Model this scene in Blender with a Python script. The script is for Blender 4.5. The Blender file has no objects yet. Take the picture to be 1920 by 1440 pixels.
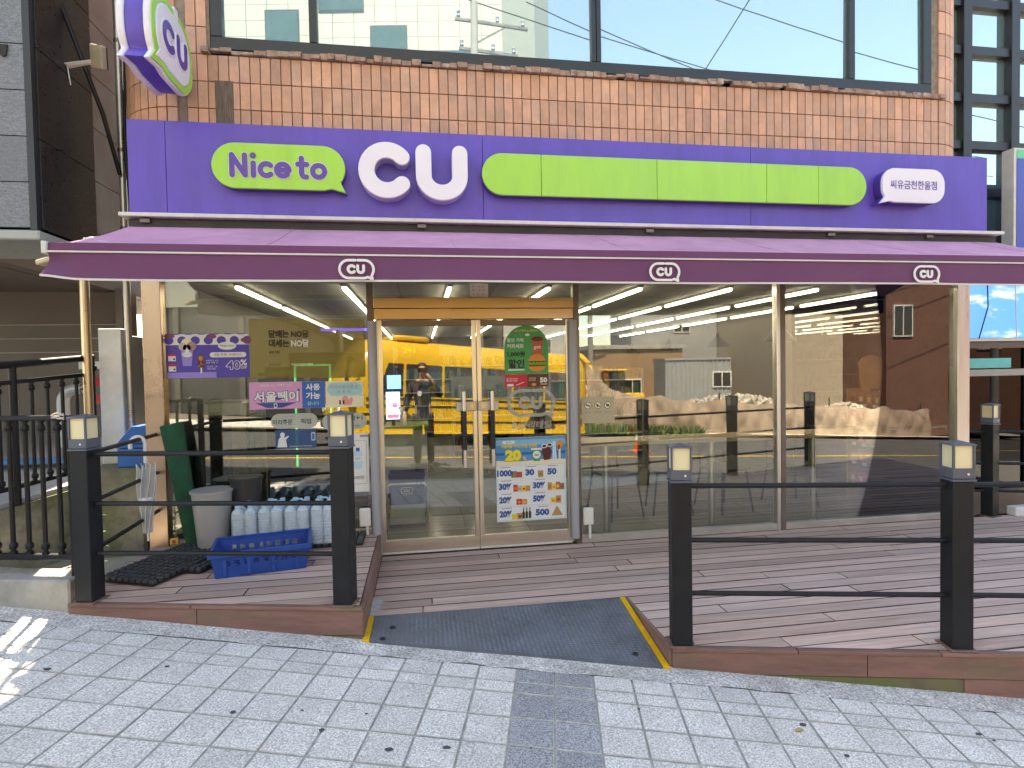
import bpy, bmesh, math, random
from mathutils import Vector, Matrix
random.seed(7)
R = math.radians
scene = bpy.context.scene
C = scene.collection

# ------------------------------------------------------------------ camera, sky, sun, exposure
cam_d = bpy.data.cameras.new('camera')
cam_o = bpy.data.objects.new('camera', cam_d)
C.objects.link(cam_o)
CX = Vector((0.98788, -0.15637, -0.0182)); CD = Vector((-0.0224, -0.0250, -0.9994)); CF = Vector((0.1563, 0.9874, -0.0280))
CX.normalize(); CF = (CF - CX * CF.dot(CX)).normalized(); CUP = CX.cross(CF).normalized()
cam_o.matrix_world = Matrix(((CX.x, CUP.x, -CF.x, 0.0), (CX.y, CUP.y, -CF.y, -4.854), (CX.z, CUP.z, -CF.z, 1.54), (0, 0, 0, 1)))
cam_d.sensor_width = 36.0
cam_d.lens = 36.0 * 1080.0 / 1920.0
cam_d.clip_start = 0.02
cam_d.clip_end = 1000
scene.camera = cam_o

SUN_EL = R(62)
SUN_FROM = Vector((-0.2 * math.cos(SUN_EL), 0.98 * math.cos(SUN_EL), math.sin(SUN_EL)))   # towards the sun: behind the shop
world = bpy.data.worlds.new('World'); scene.world = world
world.use_nodes = True
wn = world.node_tree; wn.nodes.clear()
sky = wn.nodes.new('ShaderNodeTexSky'); sky.sky_type = 'NISHITA'; sky.sun_disc = False
sky.sun_elevation = SUN_EL; sky.sun_rotation = math.atan2(SUN_FROM.x, SUN_FROM.y)
sky.air_density = 1.0; sky.dust_density = 0.7; sky.ozone_density = 1.0
bg = wn.nodes.new('ShaderNodeBackground'); bg.inputs[1].default_value = 0.14
wo = wn.nodes.new('ShaderNodeOutputWorld')
wn.links.new(sky.outputs[0], bg.inputs[0]); wn.links.new(bg.outputs[0], wo.inputs[0])
sun_d = bpy.data.lights.new('sun', 'SUN'); sun_d.energy = 4.6; sun_d.angle = R(0.5); sun_d.color = (1.0, 0.95, 0.88)
sun_o = bpy.data.objects.new('sun', sun_d); C.objects.link(sun_o)
sun_o.rotation_euler = (-SUN_FROM).to_track_quat('-Z', 'Y').to_euler()
sun_o.location = (-6, 20, 30)
vs = scene.view_settings
vs.view_transform = 'Standard'; vs.look = 'None'; vs.gamma = 1.0; vs.use_curve_mapping = False
vs.exposure = 2.36
vs.use_white_balance = True; vs.white_balance_temperature = 8500; vs.white_balance_tint = 10.0
cy = scene.cycles
cy.use_denoising = True
cy.max_bounces = 8; cy.transparent_max_bounces = 24; cy.glossy_bounces = 5; cy.diffuse_bounces = 4
cy.caustics_reflective = False; cy.caustics_refractive = False
cy.sample_clamp_indirect = 8.0

# ------------------------------------------------------------------ materials
def lin(c):
    return c / 12.92 if c <= 0.04045 else ((c + 0.055) / 1.055) ** 2.4
def rgb(r, g, b):
    return (lin(r / 255), lin(g / 255), lin(b / 255))

MATS = {}
def mat(name, col, rough=0.6, metal=0.0, var=0.12, scale=4.0, bump=0.0, bscale=60.0, rand=0.0, col2=None, c2scale=2.0, c2thr=(0.45, 0.65),
        c2amt=1.0, stretch=None, spec=0.5, emit=0.0, trans=0.0, alpha=1.0, speck=0.0, sscale=220.0, rvar=0.12, dirt=0.0, dscale=1.3):
    if name in MATS: return MATS[name]
    m = bpy.data.materials.new(name); MATS[name] = m
    m.use_nodes = True
    nt = m.node_tree; N = nt.nodes; L = nt.links
    b = N['Principled BSDF']
    geo = N.new('ShaderNodeNewGeometry')
    vec = geo.outputs['Position']
    if stretch:
        mp = N.new('ShaderNodeMapping'); mp.inputs['Scale'].default_value = stretch
        L.new(vec, mp.inputs[0]); vec = mp.outputs[0]
    oi = N.new('ShaderNodeObjectInfo')
    if rand > 0:
        ad = N.new('ShaderNodeVectorMath'); ad.operation = 'MULTIPLY_ADD'
        cmb = N.new('ShaderNodeCombineXYZ')
        for i in range(3): L.new(oi.outputs['Random'], cmb.inputs[i])
        L.new(cmb.outputs[0], ad.inputs[0]); ad.inputs[1].default_value = (17, 31, 23); L.new(vec, ad.inputs[2]); vec = ad.outputs[0]
    def noise(sc, det=4.0, ro=0.6):
        n = N.new('ShaderNodeTexNoise'); n.inputs['Scale'].default_value = sc; n.inputs['Detail'].default_value = det
        n.inputs['Roughness'].default_value = ro; L.new(vec, n.inputs['Vector']); return n
    def mixc(fac, a, bb, mode='MIX'):
        x = N.new('ShaderNodeMix'); x.data_type = 'RGBA'; x.blend_type = mode
        if isinstance(fac, float): x.inputs[0].default_value = fac
        else: L.new(fac, x.inputs[0])
        for i, v in ((6, a), (7, bb)):
            if isinstance(v, tuple): x.inputs[i].default_value = (*v, 1)
            else: L.new(v, x.inputs[i])
        return x.outputs[2]
    def ramp(src, lo, hi, a=0.0, bb=1.0):
        x = N.new('ShaderNodeMapRange'); L.new(src, x.inputs[0])
        x.inputs[1].default_value = lo; x.inputs[2].default_value = hi; x.inputs[3].default_value = a; x.inputs[4].default_value = bb
        return x.outputs[0]
    n1 = noise(scale, 5.0)
    out = mixc(ramp(n1.outputs[0], 0.3, 0.7), tuple(c * (1 - var) for c in col), tuple(min(0.95, c * (1 + var)) for c in col))
    if col2:
        n2 = noise(c2scale, 6.0, 0.65)
        out = mixc(ramp(n2.outputs[0], c2thr[0], c2thr[1], 0.0, c2amt), out, col2)
    if speck > 0:
        n3 = noise(sscale, 2.0, 0.7)
        v = ramp(n3.outputs[0], 0.36, 0.64, 1 - speck, 1 + speck)
        h = N.new('ShaderNodeHueSaturation'); L.new(v, h.inputs['Value']); L.new(out, h.inputs['Color']); out = h.outputs[0]
    if dirt > 0:
        n4 = noise(dscale, 8.0, 0.72)
        v = ramp(n4.outputs[0], 0.42, 0.68, 1.0, 1 - dirt)
        h = N.new('ShaderNodeHueSaturation'); L.new(v, h.inputs['Value']); L.new(out, h.inputs['Color']); out = h.outputs[0]
    if rand > 0:
        v = ramp(oi.outputs['Random'], 0, 1, 1 - rand, 1 + rand)
        h = N.new('ShaderNodeHueSaturation'); L.new(v, h.inputs['Value']); L.new(out, h.inputs['Color']); out = h.outputs[0]
    L.new(out, b.inputs['Base Color'])
    L.new(ramp(n1.outputs[0], 0.3, 0.7, max(0.02, rough - rvar), min(1.0, rough + rvar)), b.inputs['Roughness'])
    b.inputs['Metallic'].default_value = metal
    b.inputs['Specular IOR Level'].default_value = spec
    if emit > 0:
        L.new(out, b.inputs['Emission Color']); b.inputs['Emission Strength'].default_value = emit
    if trans > 0: b.inputs['Transmission Weight'].default_value = trans
    if alpha < 1: b.inputs['Alpha'].default_value = alpha
    if bump > 0:
        nb = noise(bscale, 4.0, 0.6)
        bp = N.new('ShaderNodeBump'); bp.inputs['Strength'].default_value = min(1.0, bump); bp.inputs['Distance'].default_value = 0.004 * max(1.0, bump)
        L.new(nb.outputs[0], bp.inputs['Height']); L.new(bp.outputs[0], b.inputs['Normal'])
    return m

def glass_mat(name, tint, base, gain, wav, wscale, rtint=(1, 1, 1), diff=0.0, dcol=(0.5, 0.6, 0.65)):
    """pane: see-through with mirror reflection that grows at grazing angles, slightly wavy"""
    m = bpy.data.materials.new(name); MATS[name] = m; m.use_nodes = True
    nt = m.node_tree; N = nt.nodes; L = nt.links; N.clear()
    o = N.new('ShaderNodeOutputMaterial')
    tr = N.new('ShaderNodeBsdfTransparent'); tr.inputs[0].default_value = (*tint, 1)
    gl = N.new('ShaderNodeBsdfGlossy'); gl.inputs['Color'].default_value = (*rtint, 1); gl.inputs['Roughness'].default_value = 0.0
    fr = N.new('ShaderNodeFresnel'); fr.inputs[0].default_value = 1.5
    ma = N.new('ShaderNodeMath'); ma.operation = 'MULTIPLY_ADD'; ma.inputs[1].default_value = gain; ma.inputs[2].default_value = base; ma.use_clamp = True
    L.new(fr.outputs[0], ma.inputs[0])
    geo = N.new('ShaderNodeNewGeometry')
    nz = N.new('ShaderNodeTexNoise'); nz.inputs['Scale'].default_value = wscale; nz.inputs['Detail'].default_value = 1.0
    L.new(geo.outputs['Position'], nz.inputs['Vector'])
    bp = N.new('ShaderNodeBump'); bp.inputs['Strength'].default_value = 1.0; bp.inputs['Distance'].default_value = wav
    L.new(nz.outputs[0], bp.inputs['Height']); L.new(bp.outputs[0], gl.inputs['Normal'])
    mx = N.new('ShaderNodeMixShader')
    L.new(ma.outputs[0], mx.inputs[0])
    if diff > 0:
        df = N.new('ShaderNodeBsdfDiffuse'); df.inputs[0].default_value = (*dcol, 1)
        m2 = N.new('ShaderNodeMixShader'); m2.inputs[0].default_value = diff
        L.new(tr.outputs[0], m2.inputs[1]); L.new(df.outputs[0], m2.inputs[2]); L.new(m2.outputs[0], mx.inputs[1])
    else:
        L.new(tr.outputs[0], mx.inputs[1])
    L.new(gl.outputs[0], mx.inputs[2]); L.new(mx.outputs[0], o.inputs[0])
    return m

def film_mat(name, col, alpha):
    """thin printed film: part see-through"""
    m = bpy.data.materials.new(name); MATS[name] = m; m.use_nodes = True
    nt = m.node_tree; N = nt.nodes; L = nt.links; N.clear()
    o = N.new('ShaderNodeOutputMaterial')
    tr = N.new('ShaderNodeBsdfTransparent'); df = N.new('ShaderNodeBsdfDiffuse'); df.inputs[0].default_value = (*col, 1)
    tl = N.new('ShaderNodeBsdfTranslucent'); tl.inputs[0].default_value = (*col, 1)
    a = N.new('ShaderNodeMixShader'); a.inputs[0].default_value = 0.3; L.new(df.outputs[0], a.inputs[1]); L.new(tl.outputs[0], a.inputs[2])
    mx = N.new('ShaderNodeMixShader'); mx.inputs[0].default_value = alpha
    L.new(tr.outputs[0], mx.inputs[1]); L.new(a.outputs[0], mx.inputs[2]); L.new(mx.outputs[0], o.inputs[0])
    return m

def lamp_mat(name, col, st):
    m = bpy.data.materials.new(name); MATS[name] = m; m.use_nodes = True
    nt = m.node_tree; N = nt.nodes; N.clear()
    o = N.new('ShaderNodeOutputMaterial'); e = N.new('ShaderNodeEmission')
    e.inputs[0].default_value = (*col, 1); e.inputs[1].default_value = st
    nt.links.new(e.outputs[0], o.inputs[0]); return m

# ------------------------------------------------------------------ scene helpers
def tag(o, label=None, cat=None, group=None, kind=None):
    if label: o['label'] = label
    if cat: o['category'] = cat
    if group: o['group'] = group
    if kind: o['kind'] = kind
    return o
def thing(name, label, cat, loc=(0, 0, 0), rz=0.0, group=None):
    o = bpy.data.objects.new(name, None); C.objects.link(o)
    o.empty_display_size = 0.1
    o.location = loc; o.rotation_euler = (0, 0, rz)
    return tag(o, label, cat, group)
def inst(name, me, parent=None, loc=(0, 0, 0), rot=(0, 0, 0), sc=None):
    o = bpy.data.objects.new(name, me); C.objects.link(o)
    o.parent = parent; o.location = loc; o.rotation_euler = rot
    if sc: o.scale = sc
    return o
def copy_tree(o, parent=None):
    c = o.copy(); C.objects.link(c); c.parent = parent
    for ch in list(o.children): copy_tree(ch, c)
    return c

class MB:
    def __init__(s): s.v = []; s.f = []
    def add(s, vs, fs):
        k = len(s.v); s.v += [tuple(p) for p in vs]; s.f += [tuple(i + k for i in f) for f in fs]; return s
    def box(s, x0, x1, y0, y1, z0, z1):
        return s.add([(x0, y0, z0), (x1, y0, z0), (x1, y1, z0), (x0, y1, z0), (x0, y0, z1), (x1, y0, z1), (x1, y1, z1), (x0, y1, z1)],
                     [(0, 3, 2, 1), (4, 5, 6, 7), (0, 1, 5, 4), (1, 2, 6, 5), (2, 3, 7, 6), (3, 0, 4, 7)])
    def bar(s, a, b, w, h, up=(0, 0, 1)):
        a = Vector(a); b = Vector(b); d = (b - a).normalized(); u = Vector(up)
        r = d.cross(u)
        if r.length < 1e-4: r = d.cross(Vector((1, 0, 0)))
        r.normalize(); u = r.cross(d).normalized(); r *= w / 2; u *= h / 2
        return s.add([a - r - u, a + r - u, a + r + u, a - r + u, b - r - u, b + r - u, b + r + u, b - r + u],
                     [(0, 1, 2, 3), (7, 6, 5, 4), (0, 4, 5, 1), (1, 5, 6, 2), (2, 6, 7, 3), (3, 7, 4, 0)])
    def prism(s, pts, a, b, plane='xy'):
        """polygon extruded from a to b; plane xy -> along z, xz -> along y, yz -> along x"""
        n = len(pts)
        if plane == 'xy': g = lambda p, h: (p[0], p[1], h)
        elif plane == 'xz': g = lambda p, h: (p[0], h, p[1])
        else: g = lambda p, h: (h, p[0], p[1])
        return s.add([g(p, a) for p in pts] + [g(p, b) for p in pts],
                     [tuple(range(n)), tuple(range(2 * n - 1, n - 1, -1))] + [(i, (i + 1) % n, n + (i + 1) % n, n + i) for i in range(n)])
    def ring(s, outer, inner, a, b, plane='xz'):
        n = len(outer)
        if plane == 'xy': g = lambda p, h: (p[0], p[1], h)
        elif plane == 'xz': g = lambda p, h: (p[0], h, p[1])
        else: g = lambda p, h: (h, p[0], p[1])
        vs = [g(p, a) for p in outer] + [g(p, a) for p in inner] + [g(p, b) for p in outer] + [g(p, b) for p in inner]
        fs = []
        for i in range(n):
            j = (i + 1) % n
            fs += [(i, j, n + j, n + i), (2 * n + i, 3 * n + i, 3 * n + j, 2 * n + j), (i, 2 * n + i, 2 * n + j, j), (n + i, n + j, 3 * n + j, 3 * n + i)]
        return s.add(vs, fs)
    def tube(s, path, r, n=8, closed=False):
        P = [Vector(p) for p in path]; m = len(P)
        rr = r if isinstance(r, (list, tuple)) else [r] * m
        vs = []; fs = []; ref = None
        for i, p in enumerate(P):
            if closed: d = P[(i + 1) % m] - P[i - 1]
            else: d = P[min(i + 1, m - 1)] - P[max(i - 1, 0)]
            d.normalize()
            if ref is None:
                ref = Vector((0, 0, 1)) if abs(d.z) < 0.9 else Vector((1, 0, 0))
            x = (ref - d * ref.dot(d)).normalized(); ref = x; y = d.cross(x)
            for k in range(n):
                a = 2 * math.pi * k / n
                vs.append(p + (x * math.cos(a) + y * math.sin(a)) * rr[i])
        for i in range(m if closed else m - 1):
            j = (i + 1) % m
            for k in range(n):
                l = (k + 1) % n
                fs.append((i * n + k, i * n + l, j * n + l, j * n + k))
        if not closed:
            fs.append(tuple(range(n - 1, -1, -1))); fs.append(tuple(range((m - 1) * n, m * n)))
        return s.add(vs, fs)
    def lathe(s, prof, n=20, c=(0, 0, 0), close=True):
        m = len(prof); vs = []; fs = []
        for (r, z) in prof:
            for k in range(n):
                a = 2 * math.pi * k / n
                vs.append((c[0] + r * math.cos(a), c[1] + r * math.sin(a), c[2] + z))
        for i in range(m - 1):
            for k in range(n):
                l = (k + 1) % n
                fs.append((i * n + k, i * n + l, (i + 1) * n + l, (i + 1) * n + k))
        if close:
            fs.append(tuple(range(n - 1, -1, -1))); fs.append(tuple(range((m - 1) * n, m * n)))
        return s.add(vs, fs)
    def grid(s, fn, nu, nv, thick=None):
        vs = [fn(i / nu, j / nv) for j in range(nv + 1) for i in range(nu + 1)]
        fs = [(j * (nu + 1) + i, j * (nu + 1) + i + 1, (j + 1) * (nu + 1) + i + 1, (j + 1) * (nu + 1) + i) for j in range(nv) for i in range(nu)]
        if thick is None: return s.add(vs, fs)
        K = len(vs); t = Vector(thick)
        vs2 = [Vector(p) + t for p in vs]
        fs2 = [tuple(K + k for k in reversed(f)) for f in fs]
        W = nu + 1
        edge = [(i, i + 1) for i in range(nu)] + [(j * W + nu, (j + 1) * W + nu) for j in range(nv)] + [(nv * W + i + 1, nv * W + i) for i in range(nu)] + [((j + 1) * W, j * W) for j in range(nv)]
        return s.add(vs + vs2, fs + fs2 + [(b, a, K + a, K + b) for a, b in edge])
    def mesh(s, name, m, bevel=0.0, smooth=False, recalc=True, segs=1, side=None):
        me = bpy.data.meshes.new(name)
        me.from_pydata([tuple(p) for p in s.v], [], s.f)
        if recalc or bevel:
            bm = bmesh.new(); bm.from_mesh(me)
            if recalc: bmesh.ops.recalc_face_normals(bm, faces=bm.faces)
            if bevel:
                es = [e for e in bm.edges if len(e.link_faces) == 2 and e.calc_face_angle(0) > 0.5]
                bmesh.ops.bevel(bm, geom=es, offset=bevel, segments=segs, affect='EDGES', profile=0.5, clamp_overlap=True)
            bm.to_mesh(me); bm.free()
        if m: me.materials.append(m)
        if side:                                    # grimy side faces (joints, gaps)
            me.materials.append(side)
            for p in me.polygons:
                if p.normal.z < 0.8: p.material_index = 1
        if smooth:
            me.polygons.foreach_set('use_smooth', [True] * len(me.polygons))
            try: me.set_sharp_from_angle(angle=R(smooth if smooth is not True else 40))
            except Exception: pass
        return me
    def build(s, name, m, parent=None, bevel=0.0, smooth=False, recalc=True, segs=1, loc=(0, 0, 0), rot=(0, 0, 0), side=None):
        return inst(name, s.mesh(name, m, bevel, smooth, recalc, segs, side), parent, loc, rot)

def arc(cx, cz, r, a0, a1, n=12, rz=None):
    return [(cx + r * math.cos(R(a0 + (a1 - a0) * i / n)), cz + (rz or r) * math.sin(R(a0 + (a1 - a0) * i / n))) for i in range(n + 1)]
def stadium(w, h, n=12, cx=0, cz=0):
    r = h / 2
    return arc(cx + w / 2 - r, cz, r, -90, 90, n) + arc(cx - w / 2 + r, cz, r, 90, 270, n)
def rrect(w, h, r, n=4, cx=0, cz=0):
    return (arc(cx + w / 2 - r, cz - h / 2 + r, r, -90, 0, n) + arc(cx + w / 2 - r, cz + h / 2 - r, r, 0, 90, n)
            + arc(cx - w / 2 + r, cz + h / 2 - r, r, 90, 180, n) + arc(cx - w / 2 + r, cz - h / 2 + r, r, 180, 270, n))
def bubble(w, h, side=1, tip=(0.0, -0.06), r=None):
    """stadium with a speech tail at the lower corner (side 1 right, -1 left)"""
    r = r or h / 2
    pts = arc(w / 2 - r, -h / 2 + r, r, -38, 0, 5) + arc(w / 2 - r, h / 2 - r, r, 0, 90, 10) + arc(-w / 2 + r, h / 2 - r, r, 90, 180, 10) + arc(-w / 2 + r, -h / 2 + r, r, 180, 270, 10)
    pts += [(w / 2 - r * 0.95, -h / 2), (w / 2 - r * 0.62, -h / 2 + 0.08 * r), (w / 2 + tip[0], -h / 2 + tip[1])]
    return [(p[0] * side, p[1]) for p in pts]
def offset_path(path, hw):
    """outline of a fat round-ended stroke along an open path"""
    P = [Vector((p[0], p[1])) for p in path]; m = len(P); Lf = []; Rt = []
    for i in range(m):
        d = (P[min(i + 1, m - 1)] - P[max(i - 1, 0)]).normalized(); nn = Vector((-d.y, d.x))
        Lf.append(P[i] + nn * hw); Rt.append(P[i] - nn * hw)
    d1 = (P[-1] - P[-2]).normalized(); a1 = math.degrees(math.atan2(d1.y, d1.x))
    d0 = (P[1] - P[0]).normalized(); a0 = math.degrees(math.atan2(d0.y, d0.x))
    cap1 = arc(P[-1].x, P[-1].y, hw, a1 + 90, a1 - 90, 8)[1:-1]
    cap0 = arc(P[0].x, P[0].y, hw, a0 - 90, a0 - 270, 8)[1:-1]
    return [tuple(p) for p in Lf] + cap1 + [tuple(p) for p in reversed(Rt)] + cap0
def stroke(mb, path, w, a, b, plane='xz', ox=0, oz=0, sc=1.0, mir=1):
    o = offset_path([(p[0], p[1]) for p in path], w / 2)
    return mb.prism([(ox + p[0] * sc * mir, oz + p[1] * sc) for p in o], a, b, plane)
C_PATH = arc(0, 0, 0.36, 42, 318, 26)
U_PATH = [(-0.3, 0.36), (-0.3, 0.2)] + arc(0, -0.06, 0.3, 180, 360, 18) + [(0.3, 0.2), (0.3, 0.36)]
def cu_letters(mb, ox, oz, sc, a, b, plane='xz', w=0.27, gap=0.46, mir=1):
    stroke(mb, [(p[0] - gap, p[1]) for p in C_PATH], w, a, b, plane, ox, oz, sc, mir)
    stroke(mb, [(p[0] + gap, p[1]) for p in U_PATH], w, a, b, plane, ox, oz, sc, mir)
def cu_emblem(mb, ox, oz, h, a, b, plane='xz', mir=1):
    """round-ended speech-bubble outline open at the top, with the two letters inside; h = overall height"""
    s = h / 1.0
    w = 1.6; hh = 0.86; r = hh / 2
    left = [(-0.06, r)] + arc(-w / 2 + r, 0, r, 90, 270, 16) + [(0.1, -r), (0.38, -r), (0.52, -r + 0.06), (0.72, -r - 0.045)]
    right = [(0.06, r), (0.2, r)] + arc(w / 2 - r, 0, r, 90, -28, 14) + [(0.70, -r + 0.1), (0.735, -r - 0.03)]
    stroke(mb, left, 0.12, a, b, plane, ox, oz, s, mir)
    stroke(mb, right, 0.12, a + (b - a) * 0.06, b, plane, ox, oz, s, mir)
    cu_letters(mb, ox - 0.02 * s * mir, oz, 0.46 * s, a, b, plane, 0.29, 0.46, mir)

TEXT_JOBS = {}
def text(name, s, w, h, m, parent, cx=0.0, y=0.0, cz=0.0, bold=0.0, align='C', italic=0.0):
    """flat lettering facing -y, scaled to height h and at most width w; the glyphs are filled in by fill_text()"""
    me = bpy.data.meshes.new(name); me.materials.append(m)
    TEXT_JOBS.setdefault((bold, italic), []).append((me, s, w, h, align))
    return inst(name, me, parent, (cx, y, cz))
def fill_text():
    for (bold, italic), jobs in TEXT_JOBS.items():
        lines = []; owner = []
        for ji, job in enumerate(jobs):
            for li, ln in enumerate(job[1].split('\n')):
                lines.append(ln); owner.append((ji, li))
        cu = bpy.data.curves.new('t', 'FONT'); cu.size = 1.0; cu.resolution_u = 2
        cu.offset = bold; cu.shear = italic; cu.space_line = 3.0; cu.fill_mode = 'FRONT'
        cu.body = '\n'.join(lines)
        o = bpy.data.objects.new('t', cu)
        src = bpy.data.meshes.new_from_object(o)
        bpy.data.objects.remove(o); bpy.data.curves.remove(cu)
        co = [tuple(v.co) for v in src.vertices]
        polys = [tuple(p.vertices) for p in src.polygons]
        bpy.data.meshes.remove(src)
        geo = {}
        for p in polys:
            ym = sum(co[i][1] for i in p) / len(p)
            geo.setdefault(min(len(lines) - 1, max(0, int(round((0.35 - ym) / 3.0)))), []).append(p)
        for ji, (me, s_, w, h, align) in enumerate(jobs):
            vs = []; fs = []; ix = {}
            for gi, ow in enumerate(owner):
                if ow[0] != ji: continue
                row = []
                for p in geo.get(gi, []):
                    f = []
                    for i in p:
                        if i not in ix:
                            ix[i] = len(vs); vs.append([co[i][0], co[i][1] + gi * 3.0 - ow[1] * 1.15])
                        f.append(ix[i])
                    fs.append(f)
            if not vs: continue
            x0 = min(v[0] for v in vs); x1 = max(v[0] for v in vs); y0 = min(v[1] for v in vs); y1 = max(v[1] for v in vs)
            ky = h / (y1 - y0); kx = min(ky * 1.15, w / (x1 - x0)) if w else ky
            mx = (x0 + x1) / 2 if align == 'C' else x0
            me.from_pydata([((v[0] - mx) * kx, 0.0, (v[1] - (y0 + y1) / 2) * ky) for v in vs], [], fs)
# ------------------------------------------------------------------ street frame
SA = Vector((-0.39, -1.51)); SU = Vector((0.9735, -0.2287)); SN = Vector((0.2287, 0.9735))
SROT = math.atan2(SU.y, SU.x)
def gz(s):
    s = max(-14.0, min(34.0, s)); return 0.005 - 0.072 * s
def ST(s, w, dz=0.0):
    p = SA + SU * s + SN * w; return (p.x, p.y, gz(s) + dz)
def SW(x, y):
    d = Vector((x, y)) - SA; return d.dot(SU), d.dot(SN)
def gxy(x, y): return gz(SW(x, y)[0])
def street_y(x): return SA.y + (x - SA.x) * SU.y / SU.x

# ------------------------------------------------------------------ materials of the setting
m_paver = mat('paver', (0.67, 0.645, 0.605), 0.8, var=0.06, scale=3, bump=0.9, bscale=170, rand=0.05, speck=0.40, sscale=125, dirt=0.18, dscale=2.5)
m_paver_d = mat('paver_dark', (0.335, 0.34, 0.355), 0.85, var=0.08, scale=3, bump=0.9, bscale=170, rand=0.05, speck=0.5, sscale=125, dirt=0.15, dscale=3.5)
m_joint = mat('joint_sand', (0.45, 0.435, 0.405), 0.95, var=0.25, scale=30, bump=0.6, bscale=200)
m_strip = mat('mortar_strip', (0.56, 0.545, 0.52), 0.95, var=0.2, scale=9, bump=2.0, bscale=60, speck=0.45, sscale=90, dirt=0.25, dscale=4,
              col2=(0.23, 0.24, 0.17), c2scale=3.5, c2thr=(0.55, 0.75), c2amt=0.5)
m_asphalt = mat('asphalt', (0.075, 0.075, 0.078), 0.9, var=0.2, scale=2, bump=1.0, bscale=120, speck=0.3, sscale=150)
m_conc = mat('concrete', (0.38, 0.365, 0.335), 0.9, var=0.18, scale=4, bump=1.0, bscale=35, dirt=0.35, dscale=2.2)
m_moss = mat('mossy_stone', (0.36, 0.335, 0.27), 0.95, var=0.4, scale=6, bump=2.5, bscale=18, col2=(0.15, 0.165, 0.075), c2scale=3.0, c2thr=(0.45, 0.62), c2amt=0.85, dirt=0.45, dscale=5)
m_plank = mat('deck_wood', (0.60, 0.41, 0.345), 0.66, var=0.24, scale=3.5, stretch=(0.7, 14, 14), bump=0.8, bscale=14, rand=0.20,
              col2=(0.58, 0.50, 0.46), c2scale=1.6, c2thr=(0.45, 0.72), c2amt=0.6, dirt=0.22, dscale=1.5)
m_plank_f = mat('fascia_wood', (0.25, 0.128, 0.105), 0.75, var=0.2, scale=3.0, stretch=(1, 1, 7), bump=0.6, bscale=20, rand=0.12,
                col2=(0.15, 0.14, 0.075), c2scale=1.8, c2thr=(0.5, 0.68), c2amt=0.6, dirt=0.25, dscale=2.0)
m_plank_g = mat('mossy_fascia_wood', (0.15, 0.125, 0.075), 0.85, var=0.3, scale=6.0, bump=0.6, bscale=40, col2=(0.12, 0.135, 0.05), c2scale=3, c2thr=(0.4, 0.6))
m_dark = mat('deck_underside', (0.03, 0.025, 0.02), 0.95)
m_yline = mat('yellow_road_paint', (0.62, 0.38, 0.03), 0.7, var=0.25, scale=12, bump=0.3)
m_wline = mat('white_road_paint', (0.62, 0.62, 0.6), 0.7, var=0.2, scale=12)

# ------------------------------------------------------------------ ground, road, pavement
def sheet(name, m, s0, s1, w0, w1, dz, ns, nw=2, parent=None, kind='structure'):
    mb = MB(); mb.grid(lambda i, j: ST(s0 + (s1 - s0) * i, w0 + (w1 - w0) * j, dz), ns, nw)
    o = mb.build(name, m, parent)
    if kind and not parent: o['kind'] = kind
    return o
sheet('ground', mat('ground_earth', (0.19, 0.165, 0.13), 0.95, var=0.3, scale=0.6, bump=1.0, bscale=6), -300, 300, -300, 300, -0.20, 60, 2)
sheet('road', m_asphalt, -60, 80, -9.8, -1.95, -0.10, 70)
pave = sheet('pavement', m_joint, -30, 40, -1.8, 0.6, -0.008, 70)
far_pave = sheet('far_pavement', m_paver, -60, 80, -11.8, -9.8, 0.03, 70)
kerb = MB()
for i in range(-12, 22):
    p = [ST(i, -1.95, 0), ST(i + 0.985, -1.95, 0), ST(i + 0.985, -1.8, 0), ST(i, -1.8, 0)]
    kerb.add([(q[0], q[1], q[2] - 0.25) for q in p] + p, [(0, 3, 2, 1), (4, 5, 6, 7), (0, 1, 5, 4), (1, 2, 6, 5), (2, 3, 7, 6), (3, 0, 4, 7)])
kerb.build('kerb', mat('kerb_granite', (0.36, 0.36, 0.36), 0.85, speck=0.25, bump=0.6), None, bevel=0.006)['kind'] = 'structure'
MBl = MB()
for i in range(-30, 50, 2):
    MBl.add([ST(i, -2.28, -0.095), ST(i + 2, -2.28, -0.095), ST(i + 2, -2.16, -0.095), ST(i, -2.16, -0.095)], [(0, 1, 2, 3)])
MBl.build('yellow_edge_line', m_yline, bpy.data.objects['road'])
MBl = MB()
for i in range(-30, 50, 2):
    MBl.add([ST(i, -5.0, -0.095), ST(i + 2, -5.0, -0.095), ST(i + 2, -4.88, -0.095), ST(i, -4.88, -0.095)], [(0, 1, 2, 3)])
MBl.build('yellow_centre_line', m_yline, bpy.data.objects['road'])

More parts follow.
